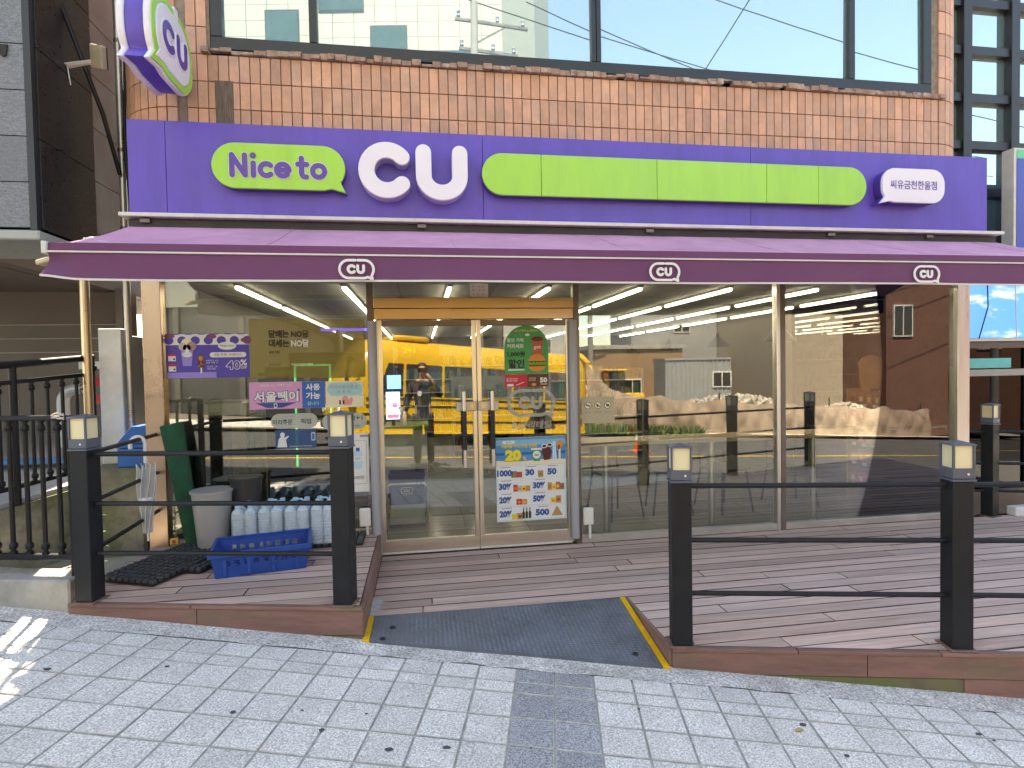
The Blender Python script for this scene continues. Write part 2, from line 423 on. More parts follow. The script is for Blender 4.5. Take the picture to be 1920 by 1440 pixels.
ROWS = [-0.145, -0.28, -0.38, -0.575, -0.77, -0.965, -1.16, -1.355, -1.55, -1.79]
def tile_me(h, m):
    return MB().box(0.0035, 0.1965, -h + 0.0045, -0.0045, -0.03, 0.0).mesh('paver', m, bevel=0.003, side=m_joint)
me_cache = {}
rest = MB(); n_t = 0
prj = math.atan(-0.072)
for r in range(len(ROWS) - 1):
    h = ROWS[r] - ROWS[r + 1]
    for k in range(-24, 34):
        s0 = 0.12 + 0.2 * k; cs = s0 + 0.1; cw = (ROWS[r] + ROWS[r + 1]) / 2
        dark = k in (4, 5)
        vis = (-2.40 - cw * 1.06 < cs < 3.78 + 0.78 * cw) and cw > -1.06 + 0.155 * (cs - 0.98)
        if vis and n_t < 300:
            key = (round(h, 3), dark)
            if key not in me_cache: me_cache[key] = tile_me(h, m_paver_d if dark else m_paver)
            p = ST(s0, ROWS[r], random.uniform(-0.0022, 0.0012))
            o = inst('paver', me_cache[key], pave, p)
            o.rotation_euler = (Matrix.Rotation(SROT, 3, 'Z') @ Matrix.Rotation(-prj, 3, 'Y')).to_euler()
            n_t += 1
        else:
            q = [ST(s0 + 0.006, ROWS[r] - 0.005), ST(s0 + 0.194, ROWS[r] - 0.005), ST(s0 + 0.194, ROWS[r + 1] + 0.005), ST(s0 + 0.006, ROWS[r + 1] + 0.005)]
            rest.add([(a[0], a[1], a[2] - 0.03) for a in q] + q, [(0, 1, 2, 3), (7, 6, 5, 4), (0, 4, 5, 1), (1, 5, 6, 2), (2, 6, 7, 3), (3, 7, 4, 0)])
rest.build('paver_field', m_paver, pave)['kind'] = 'stuff'
# rough mortar strip against the deck
random.seed(3)
edge = [-0.152 + random.uniform(-0.012, 0.012) for _ in range(200)]
mb = MB()
mb.grid(lambda i, j: ST(-6 + 16 * i, (0.02 if j > 0.5 else edge[int(i * 160)] if j < 0.2 else -0.07), (0.001 if j < 0.2 else 0.006 + 0.003 * math.sin(i * 90)) if j < 0.9 else 0.012), 160, 2)
mb.build('mortar_strip', m_strip, pave, smooth=True)
# chewing-gum spots and dirt on the pavers
m_gum = mat('gum_spot', (0.07, 0.07, 0.075), 0.8)
for s, w, rr in [(-1.36, -0.56, 0.018), (-0.83, -0.44, 0.012), (-0.31, -0.74, 0.016), (0.27, -0.66, 0.008), (0.12, -0.80, 0.013), (0.44, -0.88, 0.02), (0.67, -0.83, 0.015),
                 (1.12, -0.98, 0.012), (1.52, -0.42, 0.006), (2.28, -0.42, 0.018), (2.38, -0.62, 0.012), (3.1, -0.36, 0.016), (3.14, -0.4, 0.01), (1.02, -0.78, 0.006), (-0.02, -0.68, 0.007)]:
    x, y, z = ST(s, w, 0.002)
    o = MB().prism([(math.cos(a * 0.7) * rr * random.uniform(0.7, 1.3), math.sin(a * 0.7) * rr * random.uniform(0.5, 0.8)) for a in range(9)], 0, 0.0015).build('gum_spot', m_gum, pave)
    o.location = (x, y, z); o.rotation_euler = (0, -prj, 0)
lf = MB().add([(-0.022, 0, 0), (-0.008, -0.012, 0.003), (0.012, -0.009, 0.004), (0.028, 0.002, 0.0), (0.008, 0.011, 0.005), (-0.01, 0.01, 0.003)], [(0, 1, 2, 4, 5), (2, 3, 4)]).build('fallen_leaf', mat('dry_leaf', (0.42, 0.33, 0.14), 0.7))
lf.location = ST(2.24, -0.47, 0.004); tag(lf, 'small dry yellowish leaf lying on the grey pavers', 'leaf')

# ------------------------------------------------------------------ timber deck
deck = thing('timber_deck', 'reddish brown weathered plank deck in front of the shop windows, sloped pavement below', 'deck')
def clip(poly, nx, ny, c):
    """keep nx*x+ny*y >= c"""
    out = []
    for i in range(len(poly)):
        a = poly[i]; b = poly[(i + 1) % len(poly)]
        da = nx * a[0] + ny * a[1] - c; db = nx * b[0] + ny * b[1] - c
        if da >= 0: out.append(a)
        if da * db < 0:
            t = da / (da - db); out.append((a[0] + (b[0] - a[0]) * t, a[1] + (b[1] - a[1]) * t))
    return out
SC = SN.dot(SA) + 0.012
random.seed(11)
m_gap = mat('gap_grime', (0.085, 0.062, 0.052), 0.95)
def planks(x0, x1, y0, y1, ztop, pitch=0.1185, cutline=True, tilt=0.0):
    y = y1
    while y > y0 + 0.01:
        yy = max(y0, y - pitch + 0.008)
        x = x0 + random.uniform(-2.2, 0)
        while x < x1:
            L = random.choice((1.8, 2.4, 3.0))
            a, b = max(x, x0), min(x + L - 0.004, x1)
            if b - a > 0.02:
                poly = [(a, yy), (b, yy), (b, y), (a, y)]
                if cutline: poly = clip(poly, SN.x, SN.y, SC)
                if len(poly) >= 3 and max(p[1] for p in poly) - min(p[1] for p in poly) > 0.004:
                    cx = sum(p[0] for p in poly) / len(poly); cyy = sum(p[1] for p in poly) / len(poly)
                    o = MB().prism([(p[0] - cx, p[1] - cyy) for p in poly], -0.025, 0.0).build('plank', m_plank, deck, bevel=0.002, side=m_gap)
                    o.location = (cx, cyy, ztop + random.uniform(-0.002, 0.001))
            x += L
        y -= pitch
planks(-0.350, 7.2, -1.2155, -0.03, 0.0, cutline=False)      # before the door and along the window
planks(1.328, 7.2, -3.4, -1.2155, 0.0)                       # wider part along the street
planks(-2.08, -0.375, -1.9, -0.03, 0.2)                      # raised part with the bins
# joists, and dark sheets that paint the shade of the void under the planks
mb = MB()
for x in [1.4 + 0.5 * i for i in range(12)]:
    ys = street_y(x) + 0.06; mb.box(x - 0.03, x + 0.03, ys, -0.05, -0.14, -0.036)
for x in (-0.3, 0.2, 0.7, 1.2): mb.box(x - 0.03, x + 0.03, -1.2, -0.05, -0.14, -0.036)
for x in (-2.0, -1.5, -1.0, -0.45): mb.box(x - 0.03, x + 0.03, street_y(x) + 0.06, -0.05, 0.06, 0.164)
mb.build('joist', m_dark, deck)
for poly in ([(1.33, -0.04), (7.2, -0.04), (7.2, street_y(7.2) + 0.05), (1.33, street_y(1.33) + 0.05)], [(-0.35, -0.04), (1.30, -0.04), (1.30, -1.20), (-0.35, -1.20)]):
    MB().prism(poly, -0.034, -0.029).build('gap_shade_sheet', m_dark, deck)
MB().prism([(-2.07, -0.04), (-0.38, -0.04), (-0.38, street_y(-0.38) + 0.05), (-2.07, street_y(-2.07) + 0.05)], 0.166, 0.171).build('gap_shade_sheet', m_dark, deck)
# fascia boards along the street
def fascia(s0, s1, z0, z1, m, off=0.0, bot=None):
    """board in the vertical plane of the street front; bottom follows the pavement when bot is None"""
    p = [SA + SU * s + SN * off for s in (s0, s1)]
    zb = [max(min(gz(s) - 0.03, z1 - 0.01), z0) if bot is None else bot for s in (s0, s1)]
    q = [SA + SU * s + SN * (off + 0.022) for s in (s0, s1)]
    MB().add([(p[0].x, p[0].y, zb[0]), (p[1].x, p[1].y, zb[1]), (p[1].x, p[1].y, z1), (p[0].x, p[0].y, z1),
              (q[0].x, q[0].y, zb[0]), (q[1].x, q[1].y, zb[1]), (q[1].x, q[1].y, z1), (q[0].x, q[0].y, z1)],
             [(0, 1, 2, 3), (7, 6, 5, 4), (0, 4, 5, 1), (1, 5, 6, 2), (2, 6, 7, 3), (3, 7, 4, 0)]).build('fascia_board', m, deck, bevel=0.002)
sL0 = SW(-2.08, street_y(-2.08))[0]; sL1 = SW(-0.355, street_y(-0.355))[0]
sR0 = SW(1.325, street_y(1.325))[0]
for a, b in ((sL0, -0.95), (-0.946, sL1)):
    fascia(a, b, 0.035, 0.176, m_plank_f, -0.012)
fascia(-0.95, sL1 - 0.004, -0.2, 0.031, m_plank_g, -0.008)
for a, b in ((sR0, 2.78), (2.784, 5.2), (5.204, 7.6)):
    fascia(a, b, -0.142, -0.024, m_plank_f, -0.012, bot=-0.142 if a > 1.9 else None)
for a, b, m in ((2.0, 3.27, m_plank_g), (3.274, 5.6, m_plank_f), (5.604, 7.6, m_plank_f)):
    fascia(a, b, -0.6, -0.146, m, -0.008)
# thin nosing strips that cover the cut ends
def nosing(s0, s1, z, off=-0.02, w=0.05):
    a = SA + SU * s0 + SN * (off + w / 2); b = SA + SU * s1 + SN * (off + w / 2)
    MB().bar((a.x, a.y, z), (b.x, b.y, z), w, 0.02).build('edge_strip', m_plank_f, deck, bevel=0.003)
for a, b in ((sL0, -0.98), (-0.975, sL1)): nosing(a, b, 0.188)
for a, b in ((sR0, 2.42), (2.425, 3.15), (3.155, 5.4), (5.405, 7.6)): nosing(a, b, -0.0125)
# riser boards on the sides of the ramp
MB().box(-0.372, -0.352, street_y(-0.36) + 0.0, -0.02, -0.1, 0.196).build('riser_board', m_plank_f, deck, bevel=0.002)
MB().prism([(-1.225, 0.002), (street_y(1.315) + 0.0, 0.002), (street_y(1.315) + 0.0, -0.2), (-1.225, -0.12)], 1.309, 1.328, 'yz').build('riser_board', m_plank_f, deck, bevel=0.002)
MB().box(-0.36, 1.308, -1.232, -1.212, -0.12, -0.004).build('riser_board', m_plank_f, deck)

# ------------------------------------------------------------------ rubber wheelchair ramp
m_rub = mat('ramp_rubber', (0.115, 0.13, 0.155), 0.5, var=0.2, scale=5, dirt=0.35, dscale=3)
m_ry = mat('ramp_yellow', (0.72, 0.40, 0.01), 0.55, var=0.12, scale=15, dirt=0.2, dscale=9)
ramp = thing('rubber_ramp', 'dark blue-grey rubber ramp plate with yellow edges before the glass doors', 'ramp')
TL = Vector((-0.318, -1.20, 0.006)); TR = Vector((1.262, -1.235, 0.006)); BL = Vector((-0.318, -1.565, 0.018)); BR = Vector((1.262, -1.93, -0.100))
def rp(i, j, dz=0.0):
    p = (TL * (1 - i) + TR * i) * (1 - j) + (BL * (1 - i) + BR * i) * j
    return Vector((p.x, p.y, p.z + dz))
MB().grid(lambda i, j: rp(i, 1 - j), 12, 8, thick=(0, 0, -0.018)).build('tread_plate', m_rub, ramp)
mb = MB()
for a in range(58):
    for b in range(15):
        i = (a + 0.5) / 58; j = (b + 0.5) / 15
        L = (rp(i, 1) - rp(i, 0)).length
        nb = max(1, int(round(L / 0.027)))
        if b >= 26: continue
        sg = 1 if (a + b) % 2 else -1
        for jj in ([j] if nb <= 15 else [j - 0.016, j + 0.017]):
            if not 0.02 < jj < 0.98: continue
            c = rp(i, jj, 0.0); dx = Vector((0.0095, 0.0075 * sg, 0)); dn = Vector((-0.003 * sg, 0.0038, 0))
            dzx = Vector((0, 0, rp(min(1, i + 0.006), jj).z - c.z))
            mb.add([c - dx - dzx, c + dn, c + dx + dzx, c - dn, c + Vector((0, 0, 0.0032)) - dx * 0.45, c + Vector((0, 0, 0.0032)) + dx * 0.45], [(0, 3, 5, 4), (3, 2, 5), (2, 1, 4, 5), (1, 0, 4)])
mb.build('tread_stud', mat('ramp_rubber_stud', (0.16, 0.185, 0.22), 0.4, var=0.2, scale=5), ramp)['kind'] = 'stuff'
for i0, i1 in ((-0.026, -0.002), (1.002, 1.026)):
    MB().grid(lambda i, j: rp(i0 + (i1 - i0) * i, 1 - j, 0.004), 1, 6, thick=(0, 0, -0.02)).build('yellow_edge', m_ry, ramp, bevel=0.002)
for i, j in ((0.075, 0.5), (0.93, 0.86), (0.045, 0.9)):
    c = rp(i, j, 0.001); MB().lathe([(0.017, 0), (0.017, 0.006), (0.008, 0.008), (0.007, 0.003)], 12, c).build('bolt_cap', mat('black_rubber', (0.02, 0.02, 0.022), 0.6), ramp)

# ------------------------------------------------------------------ shop building
m_tile = mat('terracotta_tile', (0.62, 0.335, 0.22), 0.55, var=0.10, scale=7, rand=0.13, bump=0.25, bscale=90, col2=(0.58, 0.37, 0.29), c2scale=0.8, c2thr=(0.45, 0.6), c2amt=0.5, dirt=0.28, dscale=3.2)
m_grout = mat('grout', (0.24, 0.19, 0.155), 0.95, var=0.3, scale=20)
m_frame = mat('dark_window_frame', (0.022, 0.027, 0.034), 0.4, var=0.15, scale=5, dirt=0.2)
m_steel = mat('stainless_steel', (0.60, 0.585, 0.565), 0.32, metal=1.0, var=0.05, scale=3, stretch=(6, 6, 0.5), rvar=0.06)
m_steel_h = mat('stainless_steel_rail', (0.66, 0.63, 0.60), 0.33, metal=1.0, var=0.05, scale=3, stretch=(0.5, 6, 6), rvar=0.06)
m_bronze = mat('bronze_steel', (0.54, 0.40, 0.31), 0.3, metal=1.0, var=0.05, scale=1.2, stretch=(3, 3, 1), rvar=0.08)
m_brass = mat('warm_brushed_steel', (0.56, 0.44, 0.31), 0.34, metal=1.0, var=0.05, scale=3, stretch=(1, 14, 14), rvar=0.08)
m_dsteel = mat('dark_steel', (0.16, 0.14, 0.125), 0.4, metal=0.7, var=0.2, scale=4)
m_grey = mat('grey_plastic_tube', (0.33, 0.335, 0.375), 0.45, var=0.05)
m_white = mat('white_plastic', (0.72, 0.72, 0.70), 0.45, var=0.05, dirt=0.12)
g_shop = glass_mat('shop_glass', (0.90, 0.94, 0.91), 0.062, 1.35, 0.00012, 1.6)
g_upper = glass_mat('mirror_window_glass', (0.3, 0.4, 0.42), 0.50, 1.0, 0.00055, 1.1, rtint=(0.84, 0.97, 1.0), diff=0.85, dcol=(0.20, 0.32, 0.36))
m_inwall = mat('interior_wall', (0.15, 0.145, 0.135), 0.8, var=0.05)
m_ceil = mat('ceiling_panel', (0.44, 0.44, 0.42), 0.85, var=0.04)
m_floor = mat('floor_tile', (0.19, 0.195, 0.19), 0.18, var=0.08, scale=2, rand=0.05, rvar=0.05)

shop = thing('shop_building', 'corner shop building with terracotta wall tiles, long dark-framed window and glass storefront', 'building')
XL, XR = -2.36, 5.33          # outer edges
RL, RR_ = 0.55, 0.40          # corner radii
# core wall (grout coloured) above the storefront, with rounded corners, opening for the window band
def core(z0, z1, inset=0.012):
    pts = [(XL + inset, 9.0), (XL + inset, RL)] + [(XL + RL - (RL - inset) * math.cos(R(a)), RL - (RL - inset) * math.sin(R(a))) for a in range(15, 91, 15)]
    pts += [(XR - RR_ + (RR_ - inset) * math.sin(R(a)), RR_ - (RR_ - inset) * math.cos(R(a))) for a in range(0, 91, 15)] + [(XR - inset, 9.0)]
    return pts
MB().prism(core(0, 0), 2.32, 4.02, 'xy').build('wall_band', m_grout, shop)
# pillars beside the window
pl = [(XL + 0.012, 1.2), (XL + 0.012, RL)] + [(XL + RL - (RL - 0.012) * math.cos(R(a)), RL - (RL - 0.012) * math.sin(R(a))) for a in range(15, 91, 15)] + [(-1.565, 0.012), (-1.565, 1.2)]
MB().prism(pl, 4.02, 6.2).build('wall_pillar', m_grout, shop)
pr = [(4.865, 1.2), (4.865, 0.012)] + [(XR - RR_ + (RR_ - 0.012) * math.sin(R(a)), RR_ - (RR_ - 0.012) * math.cos(R(a))) for a in range(0, 91, 15)] + [(XR - 0.012, 1.2)]
MB().prism(pr, 4.02, 6.2).build('wall_pillar', m_grout, shop)
MB().prism(core(0, 0), 6.2, 10.2, 'xy').build('upper_wall', m_tile, shop)
MB().box(XL + 0.02, XR - 0.02, 1.2, 9.0, 4.02, 6.2).build('inner_core', m_grout, shop)
MB().box(-2.09, -1.99, 0.07, 9.0, -0.3, 2.32).build('side_wall', m_grout, shop)
# wall tiles
PW, PH = 0.0775, 0.208
tile = MB().box(-PW / 2 + 0.0035, PW / 2 - 0.0035, -0.003, 0.014, 0.0035, PH - 0.0035).mesh('wall_tile', m_tile, bevel=0.002)
ROW0 = 3.40 - 0.005
spots = []
k = 0
x = -1.74
while x < 4.89:
    for r in range(3):
        spots.append((x + PW / 2, 0.0, ROW0 + PH * r, 0.0))
    x += PW
random.seed(5)
for side, cx, cyy, rad in ((-1, XL + RL, RL, RL), (1, XR - RR_, RR_, RR_)):
    n = int(rad * math.pi / 2 / PW)
    for i in range(n):
        a = (i + 0.5) / n * math.pi / 2
        for r in range(13):
            z = ROW0 + PH * r
            spots.append((cx + side * rad * math.sin(a), cyy - rad * math.cos(a), z, side * a))
for r in range(3, 13):
    for xx in (-1.74 + PW / 2, -1.74 + 1.5 * PW): spots.append((xx, 0.0, ROW0 + PH * r, 0.0))
vis_s, hid_s = [], []
for sp in spots:
    x, y, z, a = sp
    if -1.54 < x < -1.40 and 3.55 < z < 3.7: continue           # bare patch of wood
    if (x < 0 and z > 4.45) or z > 5.05: hid_s.append(sp)
    else: vis_s.append(sp)
vis_s.sort(key=lambda q: abs(q[3]))
hid_s += vis_s[300:]; vis_s = vis_s[:300]
for (x, y, z, a) in vis_s:
    o = inst('wall_tile', tile, shop, (x, y + random.uniform(-0.0015, 0.001), z), (0, 0, a))
mb = MB()
for (x, y, z, a) in hid_s:
    ca, sa = math.cos(a), math.sin(a); w = PW / 2 - 0.0035
    vs = []
    for (lx, ly, lz) in [(-w, -0.003, 0.0035), (w, -0.003, 0.0035), (w, 0.014, 0.0035), (-w, 0.014, 0.0035), (-w, -0.003, PH - 0.0035), (w, -0.003, PH - 0.0035), (w, 0.014, PH - 0.0035), (-w, 0.014, PH - 0.0035)]:
        vs.append((x + lx * ca - ly * sa, y + lx * sa + ly * ca, z + lz))
    mb.add(vs, [(0, 3, 2, 1), (4, 5, 6, 7), (0, 1, 5, 4), (1, 2, 6, 5), (2, 3, 7, 6), (3, 0, 4, 7)])
mb.build('wall_tile_field', m_tile, shop)['kind'] = 'stuff'
MB().box(-1.535, -1.40, -0.006, 0.02, 3.44, 3.82).build('bare_wood_patch', mat('old_wood', (0.17, 0.13, 0.10), 0.9, var=0.5, scale=4, stretch=(30, 30, 2), bump=1.5, bscale=12), shop)
# ragged sill of broken bricks under the window
mb = MB(); random.seed(21); x = -1.62
while x < 4.95:
    w = random.uniform(0.05, 0.095); d = random.uniform(0.015, 0.05); h = random.uniform(0.016, 0.048)
    if random.random() > 0.07: mb.box(x, x + w - 0.004, -d, 0.03, 4.022, 4.022 + h)
    if random.random() > 0.2: mb.box(x, x + w - 0.003, -d * random.uniform(0.2, 0.7), 0.032, 4.0205 + h, 4.07 + random.uniform(-0.008, 0.006))
    x += w
mb.build('broken_brick_sill', mat('broken_brick', (0.33, 0.22, 0.17), 0.9, var=0.4, scale=14, bump=1.5, bscale=40, col2=(0.5, 0.45, 0.4), c2scale=8, c2thr=(0.55, 0.7)), shop, bevel=0.004)
# upper window band
def wframe(x0, x1, z0, z1): MB().box(x0, x1, 0.004, 0.09, z0, z1).build('window_frame', m_frame, shop, bevel=0.004)
wframe(-1.56, 4.86, 4.068, 4.165); wframe(-1.56, -1.475, 4.167, 6.19); wframe(4.775, 4.86, 4.167, 6.19)
for x in (-0.79, 4.02): wframe(x - 0.03, x + 0.03, 4.167, 6.19)
wframe(1.515, 1.555, 4.167, 6.19); wframe(1.560, 1.60, 4.167, 6.19)
for a, b in ((-1.475, -0.82), (-0.76, 1.515), (1.60, 3.99), (4.05, 4.775)):
    MB().box(a - (a + b) / 2, b - (a + b) / 2, -0.005, 0.005, -1.0125, 1.0125).build('window_pane', g_upper, shop, loc=((a + b) / 2, 0.05, 5.1775), rot=(random.uniform(-0.006, 0.006), 0, random.uniform(-0.005, 0.005)))
# storefront frame
def post(x0, x1, z0, z1, m, y0=-0.035, y1=0.04, nm='mullion'): return MB().box(x0, x1, y0, y1, z0, z1).build(nm, m, shop, bevel=0.003)
post(-2.10, -1.965, 0.0, 2.32, m_bronze, -0.05, 0.06, 'corner_post')
post(-0.425, -0.372, 0.0, 2.32, m_dsteel); post(1.305, 1.355, 0.0, 2.32, m_dsteel)
post(-0.36, -0.345, 0.0, 2.05, m_steel, -0.03, 0.03)
post(3.215, 3.25, 0.0, 2.32, m_steel); post(3.254, 3.30, 0.0, 2.32, m_dsteel)
post(5.10, 5.235, -0.1, 2.32, m_steel, -0.05, 0.06, 'corner_post')
m_alu = mat('grey_aluminium', (0.48, 0.46, 0.43), 0.4, metal=0.6, var=0.1, dirt=0.2)
for a, b, z0, z1 in ((-1.965, -0.425, 0.202, 0.235), (1.355, 3.215, 0.002, 0.062), (3.30, 5.10, 0.002, 0.062)):
    MB().box(a, b, -0.03, 0.035, z0, z1).build('sill_rail', m_alu, shop, bevel=0.003)
MB().box(-1.965, -0.425, -0.02, 0.10, -0.1, 0.2).build('plinth', m_conc, shop)
for a, b, z0 in ((-1.965, -0.425, 0.235), (1.355, 3.215, 0.062), (3.30, 5.10, 0.062)):
    MB().box(a, b, -0.004, 0.004, z0, 2.318).build('shop_window_pane', g_shop, shop)
MB().box(-0.372, 1.305, -0.004, 0.004, 2.135, 2.318).build('transom_pane', g_shop, shop)
MB().box(5.226, 5.234, 0.06, 2.6, 0.0, 2.318).build('side_window_pane', g_shop, shop)
MB().box(-2.09, 5.23, -0.03, 0.1, 2.30, 2.34).build('head_beam', m_dsteel, shop)
for z0, z1, y0 in ((2.045, 2.133, -0.045), (1.955, 2.042, -0.035)):
    MB().box(-0.37, 1.303, y0, 0.04, z0, z1).build('door_header', m_brass, shop, bevel=0.003)
# doors
for x0, x1, hs in ((-0.345, 0.462, 1), (0.468, 1.275, -1)):
    dr = MB().box(x0, x1, -0.02, 0.02, 0.012, 0.125).build('glass_door', m_steel_h, shop, bevel=0.003)
    for a, b in ((x0, x0 + 0.035), (x1 - 0.035, x1)):
        MB().box(a, b, -0.02, 0.02, 0.127, 1.95).build('door_stile', m_steel, dr, bevel=0.003)
    MB().box(x0 + 0.035, x1 - 0.035, -0.018, 0.018, 1.90, 1.948).build('door_top_rail', m_dsteel, dr, bevel=0.002)
    MB().box(x0 + 0.035, x1 - 0.035, -0.004, 0.004, 0.125, 1.90).build('door_pane', g_shop, dr)
    MB().box(x0 + 0.005, x1 - 0.005, -0.024, 0.0, 0.014, 0.03).build('door_brush', mat('pale_rubber', (0.6, 0.6, 0.58), 0.5), dr)
    hx = (x1 - 0.115) if hs == 1 else (x0 + 0.115)
    h = MB()
    h.tube([(hx, -0.085, 0.72), (hx, -0.085, 1.35)], 0.016, 12)
    for z in (0.80, 1.27): h.tube([(hx, -0.085, z), (hx, 0.0, z)], 0.010, 8)
    h.build('door_handle', m_steel, dr, smooth=True)
    MB().tube([(hx, -0.085, 0.865), (hx, -0.085, 1.19)], 0.0195, 12).build('black_grip', mat('black_grip', (0.012, 0.012, 0.014), 0.6), dr, smooth=True)
    lx = (x1 - 0.175, x1 - 0.004) if hs == 1 else (x0 + 0.004, x0 + 0.175)
    MB().box(lx[0], lx[1], -0.034, -0.02, 1.185, 1.265).build('lock_case', m_alu, dr, bevel=0.006, segs=2)
    cxl = lx[1] - 0.04 if hs == 1 else lx[0] + 0.04
    MB().prism(arc(cxl, 1.225, 0.018, 0, 345, 15), -0.038, -0.032, 'xz').build('lock_cylinder', m_brass, dr)
for x in (-0.385, 1.292):
    MB().tube([(x, -0.045, 0.06 if x > 0 else 0.03), (x, -0.045, 1.94)], 0.036, 16).build('finger_guard', m_grey, shop, smooth=True)
for x, z in ((-0.475, 0.27), (1.405, 0.17)):
    b = MB().box(x - 0.045, x + 0.045, -0.075, -0.036, z, z + 0.15).build('door_sensor_box', m_white, shop, bevel=0.012, segs=2)
    MB().tube([(x + 0.015, -0.05, z), (x + 0.015, -0.05, z - 0.12)], 0.012, 8).build('cable_sleeve', m_white, b)
# interior shell
MB().box(-1.98, 5.24, 8.9, 9.0, 0.0, 2.32).build('back_wall', m_inwall, shop)
MB().box(-1.985, -1.95, 0.06, 8.9, 0.0, 2.285).build('left_partition', m_inwall, shop)
MB().box(5.2, 5.3, 2.6, 8.9, 0.0, 2.31).build('right_partition', mat('dark_partition', (0.07, 0.06, 0.055), 0.6), shop)
for i in range(8):
    for j in range(6):
        x0 = -1.98 + i * 0.898; y0 = 0.06 + j * 1.47
        MB().box(x0 + 0.004, x0 + 0.894, y0 + 0.004, y0 + 1.466, 2.29, 2.306).build('ceiling_panel', m_ceil, shop)
MB().box(-2.0, 5.2, 0.05, 8.9, -0.1, -0.012).build('floor_bed', m_grout, shop)
ft = MB().box(0.003, 0.597, 0.003, 0.597, -0.011, 0.0).mesh('floor_tile', m_floor, bevel=0.0015)
for i in range(12):
    for j in range(15):
        inst('floor_tile', ft, shop, (-2.0 + i * 0.6, 0.045 + j * 0.6, 0.0))
# LED battens on the ceiling
m_led = lamp_mat('led_tube', (1.0, 0.94, 0.82), 3.2)
m_batten = mat('batten_white', (0.7, 0.7, 0.68), 0.5)
me_b = MB().box(-0.024, 0.024, 0, 1.52, -0.02, 0.0).mesh('batten', m_batten)
me_l = MB().tube([(0, 0.02, -0.034), (0, 1.50, -0.034)], 0.017, 8).mesh('led_tube', m_led)
for xi, x in enumerate((-1.51, -0.64, 0.27, 1.17, 2.05, 2.96, 3.88, 4.77)):
    for yi, y in enumerate((0.29, 1.95, 3.6, 5.3, 7.0)):
        t = thing('ceiling_light', ('white LED tube light on the shop ceiling, ' + ['first', 'second', 'third', 'fourth', 'fifth'][yi] + ' from the glass in ' + ['first', 'second', 'third', 'fourth', 'fifth', 'sixth', 'seventh', 'eighth'][xi] + ' row'), 'ceiling light', (x, y, 2.288), 0, 'LED tube lights on the shop ceiling')
        inst('batten', me_b, t); inst('led_tube', me_l, t)
# ------------------------------------------------------------------ long shop sign
m_purple = mat('sign_purple', (0.110, 0.068, 0.46), 0.38, var=0.07, scale=1.6, stretch=(4, 4, 0.7), dirt=0.2, dscale=1.1, rvar=0.08)
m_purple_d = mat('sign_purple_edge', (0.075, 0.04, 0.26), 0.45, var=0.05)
m_lime = mat('sign_lime', (0.325, 0.66, 0.085), 0.35, var=0.04, scale=2, stretch=(4, 4, 0.7), rvar=0.06, dirt=0.10, dscale=1.2)
m_lime_e = mat('sign_lime_edge', (0.50, 0.78, 0.25), 0.4, var=0.03)
m_swhite = mat('sign_white', (0.76, 0.74, 0.82), 0.35, var=0.03, scale=2, dirt=0.06)
m_trim = mat('white_trim', (0.66, 0.65, 0.62), 0.4, var=0.05, dirt=0.25, dscale=4)
sign = thing('shop_sign', 'long purple sign fascia with lime speech bubbles and white letters above the awning', 'shop sign', (0, 0, 0))
for a, b in ((-2.09, -1.833), (-1.83, 0.527), (0.530, 2.861), (2.864, 5.25)):
    MB().box(a, b, -0.20, -0.03, 2.735, 3.415).build('sign_panel', m_purple, sign, bevel=0.002)
MB().box(-2.15, 5.40, -0.24, -0.03, 2.70, 2.728).build('bottom_trim', m_trim, sign, bevel=0.003)
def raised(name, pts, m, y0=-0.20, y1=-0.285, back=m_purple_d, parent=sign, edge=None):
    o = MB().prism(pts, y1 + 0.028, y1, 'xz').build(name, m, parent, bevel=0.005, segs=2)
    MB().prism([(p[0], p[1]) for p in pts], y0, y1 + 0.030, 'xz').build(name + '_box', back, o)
    return o
bub = [(-1.012 + p[0], 3.077 + p[1]) for p in bubble(0.955, 0.335, 1, (0.0, -0.015))]
raised('lime_bubble', bub, m_lime)
# "Nice to" in round strokes
def nice_letters(ox, oz, k, y0, y1, w=0.26):
    mb = MB(); t = [0]
    def st(path, dx): 
        t[0] += 1
        stroke(mb, [(p[0] + dx, p[1]) for p in path], w, y0, y1 - 0.0006 * (t[0] % 4), 'xz', ox, oz, k)
    x = 0.0
    st([(0, 0), (0, 0.5), (0, 1.0)], x); st([(0, 1.0), (0.31, 0.5), (0.62, 0.0)], x); st([(0.62, 0.0), (0.62, 0.5), (0.62, 1.0)], x); x += 0.62 + 0.40
    st([(0, 0), (0, 0.3), (0, 0.62)], x); mb.prism([(ox + (x + q[0]) * k, oz + q[1] * k) for q in arc(0, 1.0, 0.15, 0, 345, 15)], y0, y1, 'xz'); x += 0.33
    st(arc(0.30, 0.31, 0.30, 48, 312, 18), x); x += 0.62 + 0.18
    st([(0.05, 0.31), (0.3, 0.31), (0.58, 0.31)], x); st([(0.60, 0.31)] + arc(0.30, 0.31, 0.30, 12, 312, 20), x); x += 1.12
    st([(0.1, 0.95), (0.1, 0.5), (0.1, 0.2)] + arc(0.28, 0.18, 0.18, 190, 285, 8)[1:], x); st([(-0.08, 0.64), (0.1, 0.64), (0.36, 0.64)], x); x += 0.62
    o_ = arc(0.32, 0.31, 0.30 + w / 2, 0, 345, 23); i_ = arc(0.32, 0.31, 0.30 - w / 2, 0, 345, 23)
    mb.ring([(ox + (x + p[0]) * k, oz + p[1] * k) for p in o_], [(ox + (x + p[0]) * k, oz + p[1] * k) for p in i_], y0, y1)
    return mb, x + 0.62
_, W = nice_letters(0, 0, 1, 0, 0)
k = 0.66 / W
